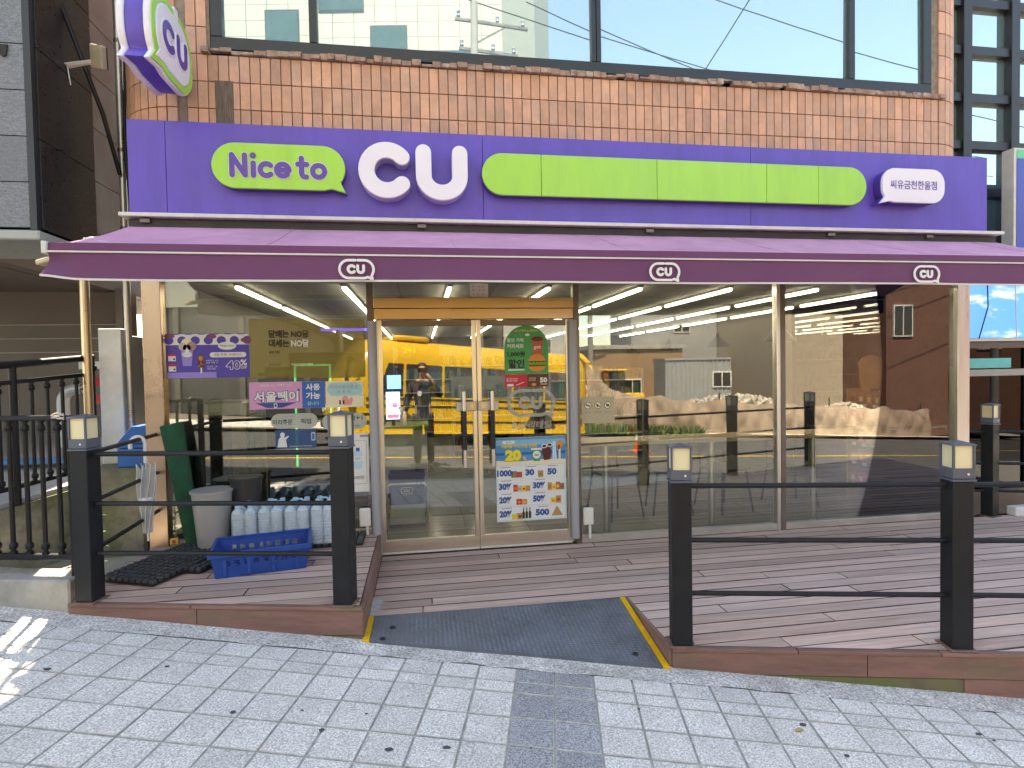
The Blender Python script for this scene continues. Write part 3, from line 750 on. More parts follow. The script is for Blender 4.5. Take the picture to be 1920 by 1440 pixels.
nice_letters(-1.345, 3.005, k, -0.284, -0.287, 0.33)[0].build('lettering_edge', mat('letter_edge_white', (0.66, 0.64, 0.72), 0.4), sign)
nice_letters(-1.345, 3.005, k, -0.2865, -0.2915, 0.255)[0].build('lettering', mat('letter_purple', (0.10, 0.05, 0.32), 0.4, var=0.03), sign)
mb = MB(); stroke(mb, [(p[0] * 1.0, p[1]) for p in C_PATH], 0.285, -0.325, -0.297, 'xz', -0.222, 3.068, 0.424)
o = mb.build('letter', m_swhite, sign, bevel=0.006, segs=2)
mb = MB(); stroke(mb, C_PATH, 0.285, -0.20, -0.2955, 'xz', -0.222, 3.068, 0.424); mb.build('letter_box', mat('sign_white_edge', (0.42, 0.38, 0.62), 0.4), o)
mb = MB(); stroke(mb, [(p[0] * 1.1, p[1]) for p in U_PATH], 0.285, -0.325, -0.297, 'xz', 0.196, 3.062, 0.424)
o = mb.build('letter', m_swhite, sign, bevel=0.006, segs=2)
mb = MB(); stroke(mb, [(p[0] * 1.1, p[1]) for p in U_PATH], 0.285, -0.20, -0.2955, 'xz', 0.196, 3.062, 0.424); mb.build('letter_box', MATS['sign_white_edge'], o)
h = 0.165
segs = [0.51, 0.99, 1.97, 2.96, 3.45, 3.92]
for i in range(5):
    a, b = segs[i] + 0.0015, segs[i + 1] - 0.0015
    if i == 0: pts = [(b, 3.08 - h), (b, 3.08 + h)] + arc(a + h, 3.08, h, 90, 270, 16)
    elif i == 4: pts = arc(b - h, 3.08, h, -90, 90, 16) + [(a, 3.08 + h), (a, 3.08 - h)]
    else: pts = [(a, 3.08 - h), (b, 3.08 - h), (b, 3.08 + h), (a, 3.08 + h)]
    raised('lime_bar_segment', pts, m_lime)
wb = [(4.37 + p[0], 3.095 + p[1]) for p in bubble(0.63, 0.30, -1, (0.025, -0.012), 0.125)]
raised('white_bubble', wb, m_swhite, -0.20, -0.31)
text('branch_lettering', '씨유금천한울점', 0.47, 0.078, mat('branch_purple', (0.12, 0.06, 0.36), 0.5), sign, 4.365, -0.3125, 3.10, bold=0.012)

# ------------------------------------------------------------------ projecting sign at the corner
psign = thing('projecting_sign', 'speech-bubble shaped light box sign sticking out from the rounded tile corner', 'sign', (-1.665, -0.43, 3.84))
PB = [(p[0], p[1]) for p in bubble(0.70, 0.55, -1, (0.03, -0.0), 0.24)]
def yz(pts, k=1.0, dz=0.0): return [(p[0] * k, p[1] * k + dz) for p in pts]
MB().prism(PB, -0.05, -0.005, 'yz').build('front_shell', m_swhite, psign, bevel=0.018, segs=3, smooth=50)
MB().prism(yz(PB, 0.955), -0.165, -0.048, 'yz').build('purple_body', m_purple, psign, bevel=0.01, segs=2, smooth=50)
MB().prism(PB, -0.21, -0.163, 'yz').build('rear_shell', m_swhite, psign, bevel=0.018, segs=3, smooth=50)
outer = yz(PB, 0.955); inner = yz(PB, 0.80)
MB().ring(outer, inner, -0.008, 0.002, 'yz').build('lime_ring', m_lime, psign)
MB().prism(yz(PB, 0.79), -0.008, 0.008, 'yz').build('white_face', m_swhite, psign, bevel=0.008, segs=2)
MB().prism([(0.02, 0.215), (0.08, 0.215), (0.08, 0.287), (0.02, 0.287)], -0.01, 0.006, 'yz').build('ring_gap', m_swhite, psign)
mb = MB(); cu_letters(mb, 0.0, 0.0, 0.215, 0.006, 0.016, 'yz', 0.36, 0.5); mb.build('lettering_edge', mat('sign_white_bright', (0.74, 0.72, 0.78), 0.4), psign, bevel=0.003)
mb = MB(); cu_letters(mb, 0.0, 0.0, 0.215, 0.014, 0.019, 'yz', 0.25, 0.5); mb.build('lettering', MATS['letter_purple'], psign)
mb = MB(); mb.tube([(-0.17, 0.3, 0.1), (-0.17, 0.62, 0.1)], 0.025, 8); mb.tube([(-0.17, 0.3, -0.12), (-0.17, 0.66, -0.12)], 0.025, 8); mb.build('bracket', m_dsteel, psign)

# ------------------------------------------------------------------ awning
m_awn = mat('awning_fabric', (0.60, 0.30, 0.46), 0.85, var=0.08, scale=3, bump=0.15, bscale=400, dirt=0.22, dscale=1.6)
m_awn_v = mat('awning_valance_fabric', (0.150, 0.050, 0.130), 0.85, var=0.07, scale=2.5, bump=0.15, bscale=400, dirt=0.12, dscale=1.5)
m_hem = mat('white_hem', (0.6, 0.58, 0.56), 0.7, var=0.1)
awn = thing('awning', 'long purple fabric awning with white printed emblems on its valance, above the storefront', 'awning')
AX0, AX1 = -2.10, 5.36
def awn_pt(i, j):
    x = AX0 + (AX1 - AX0) * i; y = -0.14 - 0.985 * j
    return (x, y, 2.655 - 0.35 * j - 0.020 * math.sin(math.pi * j) - (0.006 * math.sin(i * 37) + 0.004 * math.sin(i * 83 + 2 * j) + 0.0025 * math.sin(i * 160 - 3 * j)) * math.sin(math.pi * j))
MB().grid(awn_pt, 150, 10, thick=(0, 0, -0.003)).build('canopy', m_awn, awn, smooth=True)
MB().box(AX0, AX1, -0.19, -0.05, 2.615, 2.69).build('roller_case', mat('roller_case_black', (0.02, 0.02, 0.022), 0.6), awn)
MB().box(AX0, AX1, -1.15, -1.125, 2.262, 2.312).build('front_profile', m_awn_v, awn, bevel=0.004)
MB().box(AX0 - 0.008, AX1, -1.162, -1.14, 2.252, 2.262).build('white_piping', m_hem, awn)
MB().box(AX0 - 0.03, AX0 - 0.002, -1.165, -1.11, 2.245, 2.315).build('end_cap', m_trim, awn, bevel=0.004)
def val(i, j):
    x = AX0 + (AX1 - AX0) * i
    fl = math.exp(-((x - AX0) / 0.10) ** 2)
    return (x - 0.03 * fl * j, -1.152 - 0.005 * (1 + math.sin(x * 7.3) * math.sin(x * 1.9 + 1)) * j - 0.002 * math.sin(x * 23) * j + 0.03 * fl * math.sin(j * 4), 2.252 - 0.152 * j + 0.02 * fl * j + 0.003 * math.sin(x * 2.1 + 1) * j)
MB().grid(val, 160, 5, thick=(0, 0.002, 0)).build('valance', m_awn_v, awn, smooth=True)
def hem(i, j):
    p = val(i, 1.0); return (p[0], p[1] - 0.003, p[2] + 0.003 - 0.012 * j)
MB().grid(hem, 160, 1, thick=(0, 0.006, 0)).build('white_hem', m_hem, awn)
m_print = mat('valance_print_white', (0.72, 0.70, 0.72), 0.7, var=0.03)
for x in (-0.95, 0.25, 1.45, 2.65, 3.85, 5.05):
    i = (x - AX0) / (AX1 - AX0); MB().tube([(q[0], q[1], q[2] + 0.001) for q in [awn_pt(i, k / 8) for k in range(9)]], 0.0035, 5).build('seam', m_awn, awn)
for x in (-0.378, 1.635, 3.648):
    mb = MB(); cu_emblem(mb, x, 2.167, 0.128, -1.174, -1.168, 'xz'); mb.build('emblem', m_print, awn)
for x in (-1.75, 1.6, 4.9):
    mb = MB(); mb.bar((x, -0.12, 2.60), (x - 0.42, -0.62, 2.43), 0.05, 0.05); mb.bar((x - 0.42, -0.62, 2.43), (x + 0.1, -1.12, 2.275), 0.045, 0.045)
    mb.build('folding_arm', m_trim, awn, bevel=0.006)
MB().bar((-2.20, -1.05, 2.205), (-2.05, -1.1, 2.235), 0.07, 0.03).build('arm_end', mat('beige_plastic', (0.5, 0.42, 0.30), 0.6), awn, bevel=0.006)
for x in (-2.02, 0.0, 1.9, 3.6, 4.6):
    MB().box(x, x + 0.07, -0.215, -0.14, 2.658, 2.69).build('wall_bracket', m_dsteel, awn, bevel=0.004)

# ------------------------------------------------------------------ posters behind the glass
PY = -0.0075
def flat(c, name=None): return mat(name or 'print_%02x%02x%02x' % tuple(int(255 * min(1, v) ** 0.4545) for v in c), c, 0.5, var=0.03, spec=0.3)
W_ = flat((0.70, 0.70, 0.70)); K_ = flat((0.02, 0.02, 0.02)); NAVY = flat((0.04, 0.07, 0.28)); BLUE = flat((0.03, 0.13, 0.42)); RED = flat((0.52, 0.03, 0.06)); YEL = flat((0.72, 0.55, 0.06))
BRN = flat((0.12, 0.04, 0.02)); TAN = flat((0.45, 0.25, 0.10)); CREAM = flat((0.72, 0.66, 0.50)); TEAL = flat((0.32, 0.56, 0.60)); PINK = flat((0.72, 0.36, 0.55)); GREEN = flat((0.05, 0.30, 0.10)); LBLUE = flat((0.45, 0.62, 0.78)); GREY = flat((0.3, 0.3, 0.32)); ORA = flat((0.65, 0.25, 0.05)); PUR = flat((0.085, 0.06, 0.36)); LAV = flat((0.28, 0.22, 0.62)); ROSE = flat((0.70, 0.30, 0.32))
class Poster:
    def __init__(s, name, label, x0, x1, z0, z1, m, cat='poster', pts=None, y=PY):
        s.cx, s.cz = (x0 + x1) / 2, (z0 + z1) / 2
        s.w, s.h = x1 - x0, z1 - z0
        if pts is None: pts = [(-s.w / 2, -s.h / 2), (s.w / 2, -s.h / 2), (s.w / 2, s.h / 2), (-s.w / 2, s.h / 2)]
        s.o = MB().prism(pts, 0, 0.0008, 'xz').build(name, m); s.o.location = (s.cx, y, s.cz)
        tag(s.o, label, cat)
    def poly(s, pts, m, layer=1, name='print'):
        return MB().prism([(p[0] - s.cx, p[1] - s.cz) for p in pts], -0.0008 * layer, -0.0008 * layer + 0.0005, 'xz').build(name, m, s.o)
    def rect(s, cx, cz, w, h, m, layer=1, name='print'):
        return s.poly([(cx - w / 2, cz - h / 2), (cx + w / 2, cz - h / 2), (cx + w / 2, cz + h / 2), (cx - w / 2, cz + h / 2)], m, layer, name)
    def ell(s, cx, cz, rx, rz, m, layer=1, name='print'):
        return s.poly(arc(cx, cz, rx, 0, 345, 23, rz), m, layer, name)
    def t(s, st, cx, cz, w, h, m, layer=2, bold=0.0, align='C', italic=0.0):
        return text('lettering', st, w, h, m, s.o, cx - s.cx, -0.0008 * layer, cz - s.cz, bold=bold, align=align, italic=italic)

# purple ice-cream poster
p = Poster('ice_cream_poster', 'purple ice cream poster with white dotted border and large 40% on the window', -1.955, -1.342, 1.505, 1.852, PUR)
p.rect(-1.648, 1.807, 0.61, 0.085, W_, 1)
for i in range(7): p.ell(-1.93 + i * 0.096, 1.80, 0.034, 0.032, PUR, 2)
for i in range(6): p.ell(-1.882 + i * 0.096, 1.848, 0.03, 0.004, PUR, 2)
for x, z in ((-1.925, 1.835), (-1.62, 1.83), (-1.365, 1.80)): p.ell(x, z, 0.038, 0.02, flat((0.22, 0.06, 0.16)), 3, 'macaron')
p.rect(-1.77, 1.528, 0.36, 0.045, LAV, 1)
p.ell(-1.505, 1.755, 0.068, 0.032, W_, 3, 'logo_oval'); p.t('Häagen-Dazs', -1.505, 1.755, 0.11, 0.016, K_, 4, 0.01)
p.poly(rrect(0.27, 0.04, 0.019, 4, -1.50, 1.685), W_, 2); p.t('8월 한정, 하겐다즈', -1.50, 1.685, 0.2, 0.022, K_, 3)
p.t('하겐다즈 2개\n이상 구매 시', -1.62, 1.632, 0.10, 0.03, W_, 2); p.t('파인트 1개\n반값 할인', -1.62, 1.585, 0.10, 0.03, W_, 2)
p.t('40', -1.463, 1.603, 0.11, 0.078, W_, 2, 0.06); p.t('40', -1.463, 1.603, 0.098, 0.068, PUR, 3, 0.02); p.t('%', -1.385, 1.622, 0.05, 0.05, W_, 2, 0.02); p.t('OFF', -1.385, 1.582, 0.045, 0.022, W_, 2, 0.01)
p.ell(-1.80, 1.775, 0.04, 0.042, CREAM, 4); p.ell(-1.765, 1.755, 0.035, 0.035, flat((0.35, 0.22, 0.2)), 5); p.ell(-1.83, 1.752, 0.03, 0.03, flat((0.55, 0.45, 0.42)), 5); p.ell(-1.80, 1.74, 0.03, 0.03, W_, 5)
p.poly([(-1.845, 1.73), (-1.755, 1.73), (-1.768, 1.60), (-1.832, 1.60)], LAV, 4, 'cup'); p.ell(-1.80, 1.69, 0.036, 0.02, W_, 5); p.t('Häagen-Dazs', -1.80, 1.69, 0.06, 0.009, PUR, 6)
for z in (1.66, 1.58):
    p.rect(-1.91, z, 0.055, 0.04, W_, 3, 'tub'); p.rect(-1.91, z + 0.027, 0.062, 0.018, RED, 3, 'lid'); p.ell(-1.895, z - 0.005, 0.008, 0.008, BRN, 4)
p.poly(rrect(0.05, 0.10, 0.022, 5, -1.70, 1.635), BRN, 3, 'ice_bar'); p.ell(-1.705, 1.66, 0.014, 0.018, TAN, 4); p.rect(-1.70, 1.565, 0.012, 0.045, CREAM, 3)
random.seed(2)
for i in range(26): p.ell(-1.70 + random.uniform(-0.02, 0.02), 1.635 + random.uniform(-0.04, 0.04), 0.003, 0.003, TAN, 5)

# yellowish film banner
f_yel = film_mat('yellow_film', (0.44, 0.36, 0.10), 0.40); f_wht = film_mat('white_film', (0.66, 0.69, 0.64), 0.72); f_frost = film_mat('frosted_film', (0.62, 0.62, 0.60), 0.52); f_blue = film_mat('blue_film', (0.10, 0.18, 0.38), 0.72)
bx0, bx1, bz0, bz1 = -1.337, -0.448, 1.49, 1.965
o = MB().grid(lambda i, j: (bx0 + (bx1 - bx0) * i, -0.013 + 0.003 * math.sin(i * 14 + j * 5) * math.sin(j * 3.14), bz0 + (bz1 - bz0) * j + 0.006 * math.sin(i * 6)), 30, 14, thick=(0, 0.0008, 0)).build('film_banner', f_yel, None, smooth=True)
tag(o, 'translucent yellowish film banner with dark Korean lettering inside the window', 'banner')
def bt(st, x, z, w, h, m, bold): text('lettering', st, w, h, m, o, x, -0.018, z, bold=bold, align='L')
bt('담배는', -1.19, 1.845, 0.155, 0.062, K_, 0.035); bt('NO담', -1.02, 1.845, 0.135, 0.062, K_, 0.035)
bt('대세는', -1.19, 1.77, 0.155, 0.062, K_, 0.035); bt('NO담', -1.02, 1.77, 0.135, 0.062, W_, 0.035)
text('lettering', '금연 지원', 0.08, 0.022, K_, o, -1.15, -0.018, 1.70, 0.02); text('lettering', '보건복지부', 0.09, 0.018, K_, o, -1.15, -0.018, 1.60); text('lettering', '한국건강증진개발원', 0.18, 0.016, W_, o, -0.94, -0.018, 1.60)

# payment stickers
p = Poster('payment_sticker', 'pink and blue payment sticker with bold white Korean lettering on the window', -1.352, -0.772, 1.245, 1.462, flat((0.60, 0.30, 0.52)), 'sticker', y=-0.0055)
p.rect(-0.861, 1.3535, 0.176, 0.215, BLUE, 1)
p.t('함께 잘 사는, 특별한 소비', -1.15, 1.435, 0.24, 0.02, W_, 1)
p.t('서울페이', -1.148, 1.345, 0.355, 0.095, NAVY, 1, 0.075); p.t('서울페이', -1.148, 1.345, 0.34, 0.086, W_, 2, 0.03)
p.poly([(-1.31, 1.295), (-0.99, 1.295), (-1.10, 1.255), (-1.22, 1.255)], NAVY, 1); p.ell(-0.975, 1.395, 0.01, 0.012, BLUE, 2)
p.poly(rrect(0.026, 0.036, 0.005, 2, -1.155, 1.272), W_, 2); p.rect(-1.155, 1.272, 0.016, 0.022, NAVY, 3)
p.t('사용', -0.865, 1.415, 0.11, 0.055, W_, 2, 0.03); p.t('가능', -0.865, 1.345, 0.11, 0.055, W_, 2, 0.03); p.t('합니다', -0.865, 1.283, 0.09, 0.03, TEAL, 2, 0.01)
p = Poster('voucher_sticker', 'cream voucher sticker with teal speech bubble and pink figure on the window', -0.766, -0.468, 1.245, 1.458, CREAM, 'sticker', y=-0.0055)
p.poly([(-0.617 + q[0], 1.392 + q[1]) for q in bubble(0.275, 0.108, 1, (0.0, -0.005))], TEAL, 1)
p.t('지역사랑상품권', -0.625, 1.41, 0.225, 0.032, GREY, 2, 0.01); p.t('사 용 처', -0.625, 1.37, 0.11, 0.028, GREY, 2, 0.01)
p.poly(rrect(0.07, 0.05, 0.02, 4, -0.595, 1.285), ROSE, 1, 'figure'); p.ell(-0.615, 1.315, 0.024, 0.022, ROSE, 2); p.ell(-0.565, 1.305, 0.012, 0.02, ROSE, 2)
for x in (-0.655, -0.628): p.rect(x, 1.285, 0.014, 0.035, BRN, 3)
# order sticker pair
p = Poster('order_bubble_sticker', 'pale rounded pick-up order sticker with grey Korean lettering on the window', -1.195, -0.835, 1.085, 1.205, f_wht, 'sticker', pts=stadium(0.36, 0.12, 8), y=-0.0055)
p.t('미리주문', -1.105, 1.138, 0.15, 0.042, K_, 1, 0.015); p.t('픽업', -0.925, 1.14, 0.08, 0.042, K_, 1, 0.015); p.t('앱으로 주문하고', -1.06, 1.18, 0.14, 0.013, GREY, 1)
p = Poster('order_blue_sticker', 'blue translucent sticker with white figure below the pale order bubble', -1.165, -0.848, 0.925, 1.075, f_blue, 'sticker', y=-0.0055)
p.ell(-1.11, 1.035, 0.018, 0.02, W_, 1); p.poly([(-1.15, 0.935), (-1.075, 0.935), (-1.085, 1.0), (-1.10, 1.018), (-1.125, 1.018), (-1.14, 1.0)], W_, 1); p.poly([(-1.09, 0.99), (-1.06, 1.02), (-1.065, 1.028), (-1.1, 1.01)], W_, 2)
p.poly(rrect(0.03, 0.065, 0.004, 2, -0.872, 1.015), W_, 1); p.rect(-0.872, 1.015, 0.02, 0.05, BLUE, 2); p.t('포켓앱에서 미리 주문하세요', -0.97, 0.94, 0.22, 0.012, W_, 1)
p = Poster('bonus_sticker', 'pale rounded sticker with 1+1 and 2+1 lettering behind a post lantern', -0.80, -0.445, 1.06, 1.195, f_wht, 'sticker', pts=stadium(0.355, 0.135, 8), y=-0.0055)
p.t('1+1 2+1', -0.575, 1.155, 0.19, 0.038, K_, 1, 0.01); p.t('행사상품', -0.6, 1.118, 0.08, 0.016, K_, 1); p.t('(모두 키핑!)', -0.555, 1.088, 0.13, 0.02, K_, 1)
p = Poster('water_poster', 'white poster with a water bottle drawing, hung low beside the door', -0.615, -0.438, 0.545, 1.03, W_)
p.poly(rrect(0.14, 0.36, 0.02, 4, -0.525, 0.79), GREY, 1); p.poly(rrect(0.134, 0.354, 0.018, 4, -0.525, 0.79), W_, 2)
p.poly(rrect(0.07, 0.15, 0.02, 4, -0.525, 0.81), LBLUE, 3); p.rect(-0.525, 0.895, 0.03, 0.03, BLUE, 3); p.rect(-0.525, 0.82, 0.07, 0.04, W_, 4); p.t('생수', -0.525, 0.82, 0.05, 0.022, BLUE, 5); p.t('500원', -0.525, 0.665, 0.09, 0.03, K_, 4); p.rect(-0.47, 1.005, 0.07, 0.02, GREY, 2)
# door graphics
door_em = MB(); cu_emblem(door_em, 0, 0, 0.245, -0.0004, 0.0004, 'xz')
o = door_em.build('door_emblem', f_frost); o.location = (0.93, -0.0062, 1.238); tag(o, 'large frosted bubble emblem on the glass of the door leaf with posters', 'emblem')
text('lettering', 'BGF리테일', 0.345, 0.066, f_frost, o, -0.0, 0.0, -0.19, bold=0.03, italic=0.15)
pts = [(-0.19, -0.205), (0.19, -0.205), (0.19, 0.02)] + arc(0, 0.02, 0.19, 0, 180, 20)[1:] 
p = Poster('burger_poster', 'green arched burger and drink poster on the glass door', 0.705, 1.085, 1.487, 1.897, GREEN, pts=pts)
p.t('GET커피 & 햄버거', 0.895, 1.855, 0.2, 0.022, YEL, 1, 0.01); p.ell(0.905, 1.82, 0.02, 0.011, W_, 1)
p.t('할인 가득', 0.80, 1.775, 0.145, 0.034, W_, 1, 0.02); p.t('커피세트', 0.80, 1.725, 0.145, 0.038, W_, 1, 0.02)
p.t('1,000원', 0.805, 1.655, 0.15, 0.05, K_, 1, 0.04); p.t('할인', 0.805, 1.575, 0.14, 0.075, K_, 1, 0.04); p.rect(0.805, 1.522, 0.14, 0.012, W_, 1)
p.poly([(0.94, 1.775), (1.04, 1.775), (1.025, 1.64), (0.955, 1.64)], flat((0.45, 0.10, 0.05)), 1, 'cup'); p.ell(0.99, 1.785, 0.052, 0.022, BRN, 2); p.t('get', 0.99, 1.71, 0.08, 0.035, W_, 2, 0.01)
p.poly(arc(0.985, 1.595, 0.075, 0, 180, 14, 0.06), ORA, 3, 'bun'); p.rect(0.985, 1.588, 0.15, 0.014, BRN, 4); p.poly([(0.905 + i * 0.016, 1.578 + (0.012 if i % 2 else 0)) for i in range(11)] + [(1.065, 1.56), (0.905, 1.56)], flat((0.12, 0.4, 0.05)), 5); p.rect(0.985, 1.557, 0.145, 0.014, flat((0.2, 0.07, 0.03)), 5); p.poly(arc(0.985, 1.55, 0.075, 180, 360, 12, 0.045), ORA, 4, 'bun')
p = Poster('coupon_strip', 'red and dark brown coupon strip right below the green burger poster', 0.703, 1.083, 1.375, 1.483, RED)
p.rect(0.99, 1.429, 0.186, 0.106, BRN, 1); p.t('50', 1.04, 1.432, 0.065, 0.045, W_, 2, 0.05); p.rect(1.04, 1.397, 0.06, 0.005, W_, 2); p.t('세븐카페\n디카페인', 0.94, 1.44, 0.06, 0.03, W_, 2); p.ell(0.955, 1.395, 0.02, 0.012, ORA, 2)
p.t('GET커피 리뉴얼\n빨대증정 이벤트', 0.765, 1.438, 0.095, 0.032, W_, 1, 0.01); p.rect(0.75, 1.393, 0.055, 0.02, W_, 1); p.poly([(0.80, 1.388), (0.868, 1.414), (0.869, 1.419), (0.80, 1.393)], W_, 1)
# big price poster
p = Poster('price_poster', 'big white and blue discount poster with seaside header, low on the door leaf', 0.615, 1.225, 0.225, 0.945, flat((0.55, 0.64, 0.70)))
p.rect(0.92, 0.825, 0.61, 0.235, flat((0.06, 0.26, 0.52)), 1, 'sea'); p.rect(0.92, 0.805, 0.61, 0.022, flat((0.02, 0.12, 0.42)), 2); p.rect(0.92, 0.90, 0.61, 0.05, flat((0.20, 0.42, 0.62)), 2); p.poly([(0.616, 0.708), (1.224, 0.708), (1.224, 0.745), (1.05, 0.752), (0.85, 0.738), (0.616, 0.75)], CREAM, 3, 'sand')
p.poly(stadium(0.11, 0.026, 6, 0.725, 0.905), W_, 3); p.t('8월 행사', 0.725, 0.905, 0.07, 0.012, K_, 4)
p.t('여름세일 아이스크림 한정템', 0.815, 0.872, 0.31, 0.034, YEL, 4, 0.03)
p.t('20', 0.765, 0.79, 0.19, 0.105, flat((0.35, 0.28, 0.02)), 4, 0.09); p.t('20', 0.763, 0.793, 0.175, 0.097, flat((0.75, 0.68, 0.06)), 5, 0.07); p.t('%', 0.862, 0.762, 0.04, 0.035, flat((0.7, 0.5, 0.4)), 6, 0.02)
p.poly([(0.925, 0.835), (1.01, 0.835), (0.998, 0.735), (0.94, 0.735)], GREEN, 4, 'tub'); p.rect(0.967, 0.84, 0.092, 0.016, W_, 5); p.ell(0.968, 0.79, 0.034, 0.034, W_, 5); p.t('365', 0.968, 0.788, 0.045, 0.018, K_, 6, 0.02)
p.poly([(1.03, 0.74), (1.085, 0.745), (1.10, 0.82), (1.07, 0.885), (1.035, 0.875), (1.015, 0.82)], flat((0.10, 0.02, 0.02)), 5, 'ice_bar'); p.ell(1.035, 0.862, 0.026, 0.018, W_, 6); p.ell(1.082, 0.872, 0.026, 0.018, W_, 6); p.ell(1.035, 0.862, 0.018, 0.011, K_, 7); p.ell(1.082, 0.872, 0.018, 0.011, K_, 7)
p.poly([(1.105, 0.735), (1.145, 0.735), (1.135, 0.90), (1.11, 0.90)], LBLUE, 4); p.ell(1.172, 0.875, 0.03, 0.032, ORA, 5); p.rect(1.17, 0.80, 0.016, 0.12, CREAM, 4); p.ell(1.165, 0.85, 0.012, 0.022, flat((0.3, 0.06, 0.02)), 6)
for i, (z, items) in enumerate(((0.645, ((0.685, '1000', 0.13), (0.905, '30', 0.08), (1.10, '50', 0.085))), (0.53, ((0.69, '30%', 0.11), (0.985, '30%', 0.11))), (0.415, ((0.69, '20%', 0.11), (0.985, '50%', 0.11))), (0.295, ((0.69, '20%', 0.11), (1.01, '500', 0.14))))):
    p.rect(0.92, z, 0.58, 0.108, flat((0.66, 0.70, 0.73)), 1, 'price_row')
    for x, s_, w in items:
        p.t(s_, x, z - 0.004, w + 0.012, 0.068, W_, 2, 0.10); p.t(s_, x, z - 0.004, w, 0.058, flat((0.03, 0.10, 0.34)), 3, 0.06)
        p.rect(x + 0.01, z + 0.045, 0.09, 0.007, GREY, 2)
random.seed(9)
PK = [RED, TAN, BRN, YEL, flat((0.5, 0.12, 0.08)), flat((0.15, 0.2, 0.1)), ORA, flat((0.55, 0.4, 0.3))]
for x, z, n in ((0.79, 0.645, 2), (1.0, 0.64, 1), (0.83, 0.525, 4), (1.13, 0.525, 4), (0.83, 0.41, 2), (1.13, 0.41, 2), (0.79, 0.285, 2)):
    for q in range(n):
        w = 0.038 if n > 2 else 0.048; hh = random.uniform(0.045, 0.07)
        p.rect(x - (n - 1) * w * 0.45 + q * w * 0.95, z - 0.045 + hh / 2, w, hh, random.choice(PK), 2 + q % 2, 'pack'); p.ell(x - (n - 1) * w * 0.45 + q * w * 0.95, z - 0.045 + hh * 0.45, w * 0.3, hh * 0.2, random.choice(PK), 4)
for x in (0.845, 0.872, 0.9):
    p.poly([(x - 0.011, 0.245), (x + 0.011, 0.245), (x + 0.011, 0.295), (x + 0.004, 0.31), (x + 0.004, 0.34), (x - 0.004, 0.34), (x - 0.004, 0.31), (x - 0.011, 0.295)], flat((0.03, 0.05, 0.04)), 3, 'bottle')
p.poly([(1.09, 0.255), (1.19, 0.255), (1.145, 0.335), (1.135, 0.335)], TAN, 2, 'rice_triangle')
# no-smoking sign
p = Poster('no_smoking_sign', 'cream notice with three round prohibition pictograms beside the door', 1.372, 1.672, 1.045, 1.275, film_mat('cream_film', (0.66, 0.60, 0.44), 0.82), 'notice', y=-0.0055)
for i, x in enumerate((1.43, 1.52, 1.61)):
    p.poly(arc(x, 1.20, 0.032, 0, 345, 23), K_, 1); p.poly(arc(x, 1.20, 0.028, 0, 345, 23), CREAM, 2)
    p.poly([(x - 0.02, 1.21), (x - 0.016, 1.216), (x + 0.02, 1.19), (x + 0.016, 1.184)], K_, 3)
    if i == 0: p.rect(x, 1.2, 0.034, 0.006, K_, 4)
    elif i == 1: p.rect(x - 0.004, 1.198, 0.012, 0.024, K_, 4)
    else: p.ell(x, 1.198, 0.014, 0.009, K_, 4)
    p.t(('금연', '음주금지', '출입금지')[i], x, 1.14, 0.06, 0.022, GREY, 1, 0.01)
# frosted strip with small lettering along the counter height
for x in (2.0, 2.9, 3.55, 4.1, 4.5, 4.95):
    o = text('glass_lettering', 'BGF리테일' if x not in (3.55, 4.1) else 'CU', 0.22, 0.03, f_frost, None, x, -0.0062, 0.895, bold=0.02)
    tag(o, 'small frosted lettering on the shop window at counter height, ' + {2.0: 'nearest the door', 2.9: 'left of the steel mullion', 3.55: 'right of the steel mullion', 4.1: 'left of the chocolate display', 4.5: 'before the chocolate display', 4.95: 'nearest the end post'}[x], 'lettering')
# sensor notice above the door
p = Poster('ceiling_notice', 'small white perforated notice on the glass above the door header', 0.42, 0.575, 2.14, 2.255, flat((0.6, 0.6, 0.58)), 'notice')
for i in range(9): p.ell(0.45 + (i % 3) * 0.045 + random.uniform(-.01, .01), 2.165 + (i // 3) * 0.032, 0.008, 0.005, GREY, 1)
# ------------------------------------------------------------------ deck railings with lantern posts
m_blk = mat('black_painted_metal', (0.0105, 0.0115, 0.0145), 0.5, spec=0.3, var=0.3, scale=6, bump=0.15, bscale=60, dirt=0.2, dscale=4)
m_lant = mat('lantern_grey_metal', (0.085, 0.095, 0.125), 0.45, var=0.1)
m_acry = mat('cream_acrylic', (0.74, 0.65, 0.42), 0.35, var=0.03)
m_rust = mat('rusty_base', (0.20, 0.12, 0.09), 0.8, var=0.3, scale=20)
PHT = 0.90
me_post = MB().box(-0.053, 0.053, -0.053, 0.053, 0.006, PHT).mesh('post', m_blk, bevel=0.004)
me_foot = MB().box(-0.07, 0.07, -0.07, 0.07, 0.0, 0.007).mesh('foot_plate', m_rust, bevel=0.002)
me_lbase = MB().box(-0.056, 0.056, -0.056, 0.056, 0.002, 0.058).box(-0.061, 0.061, -0.061, 0.061, -0.012, 0.0).mesh('lantern_base', m_lant, bevel=0.003)
me_lbar = MB().box(-0.005, 0.005, -0.005, 0.005, 0.058, 0.178).mesh('lantern_bar', m_lant)
me_lpane = MB().box(-0.046, 0.046, -0.046, 0.046, 0.058, 0.178).mesh('lantern_pane', m_acry)
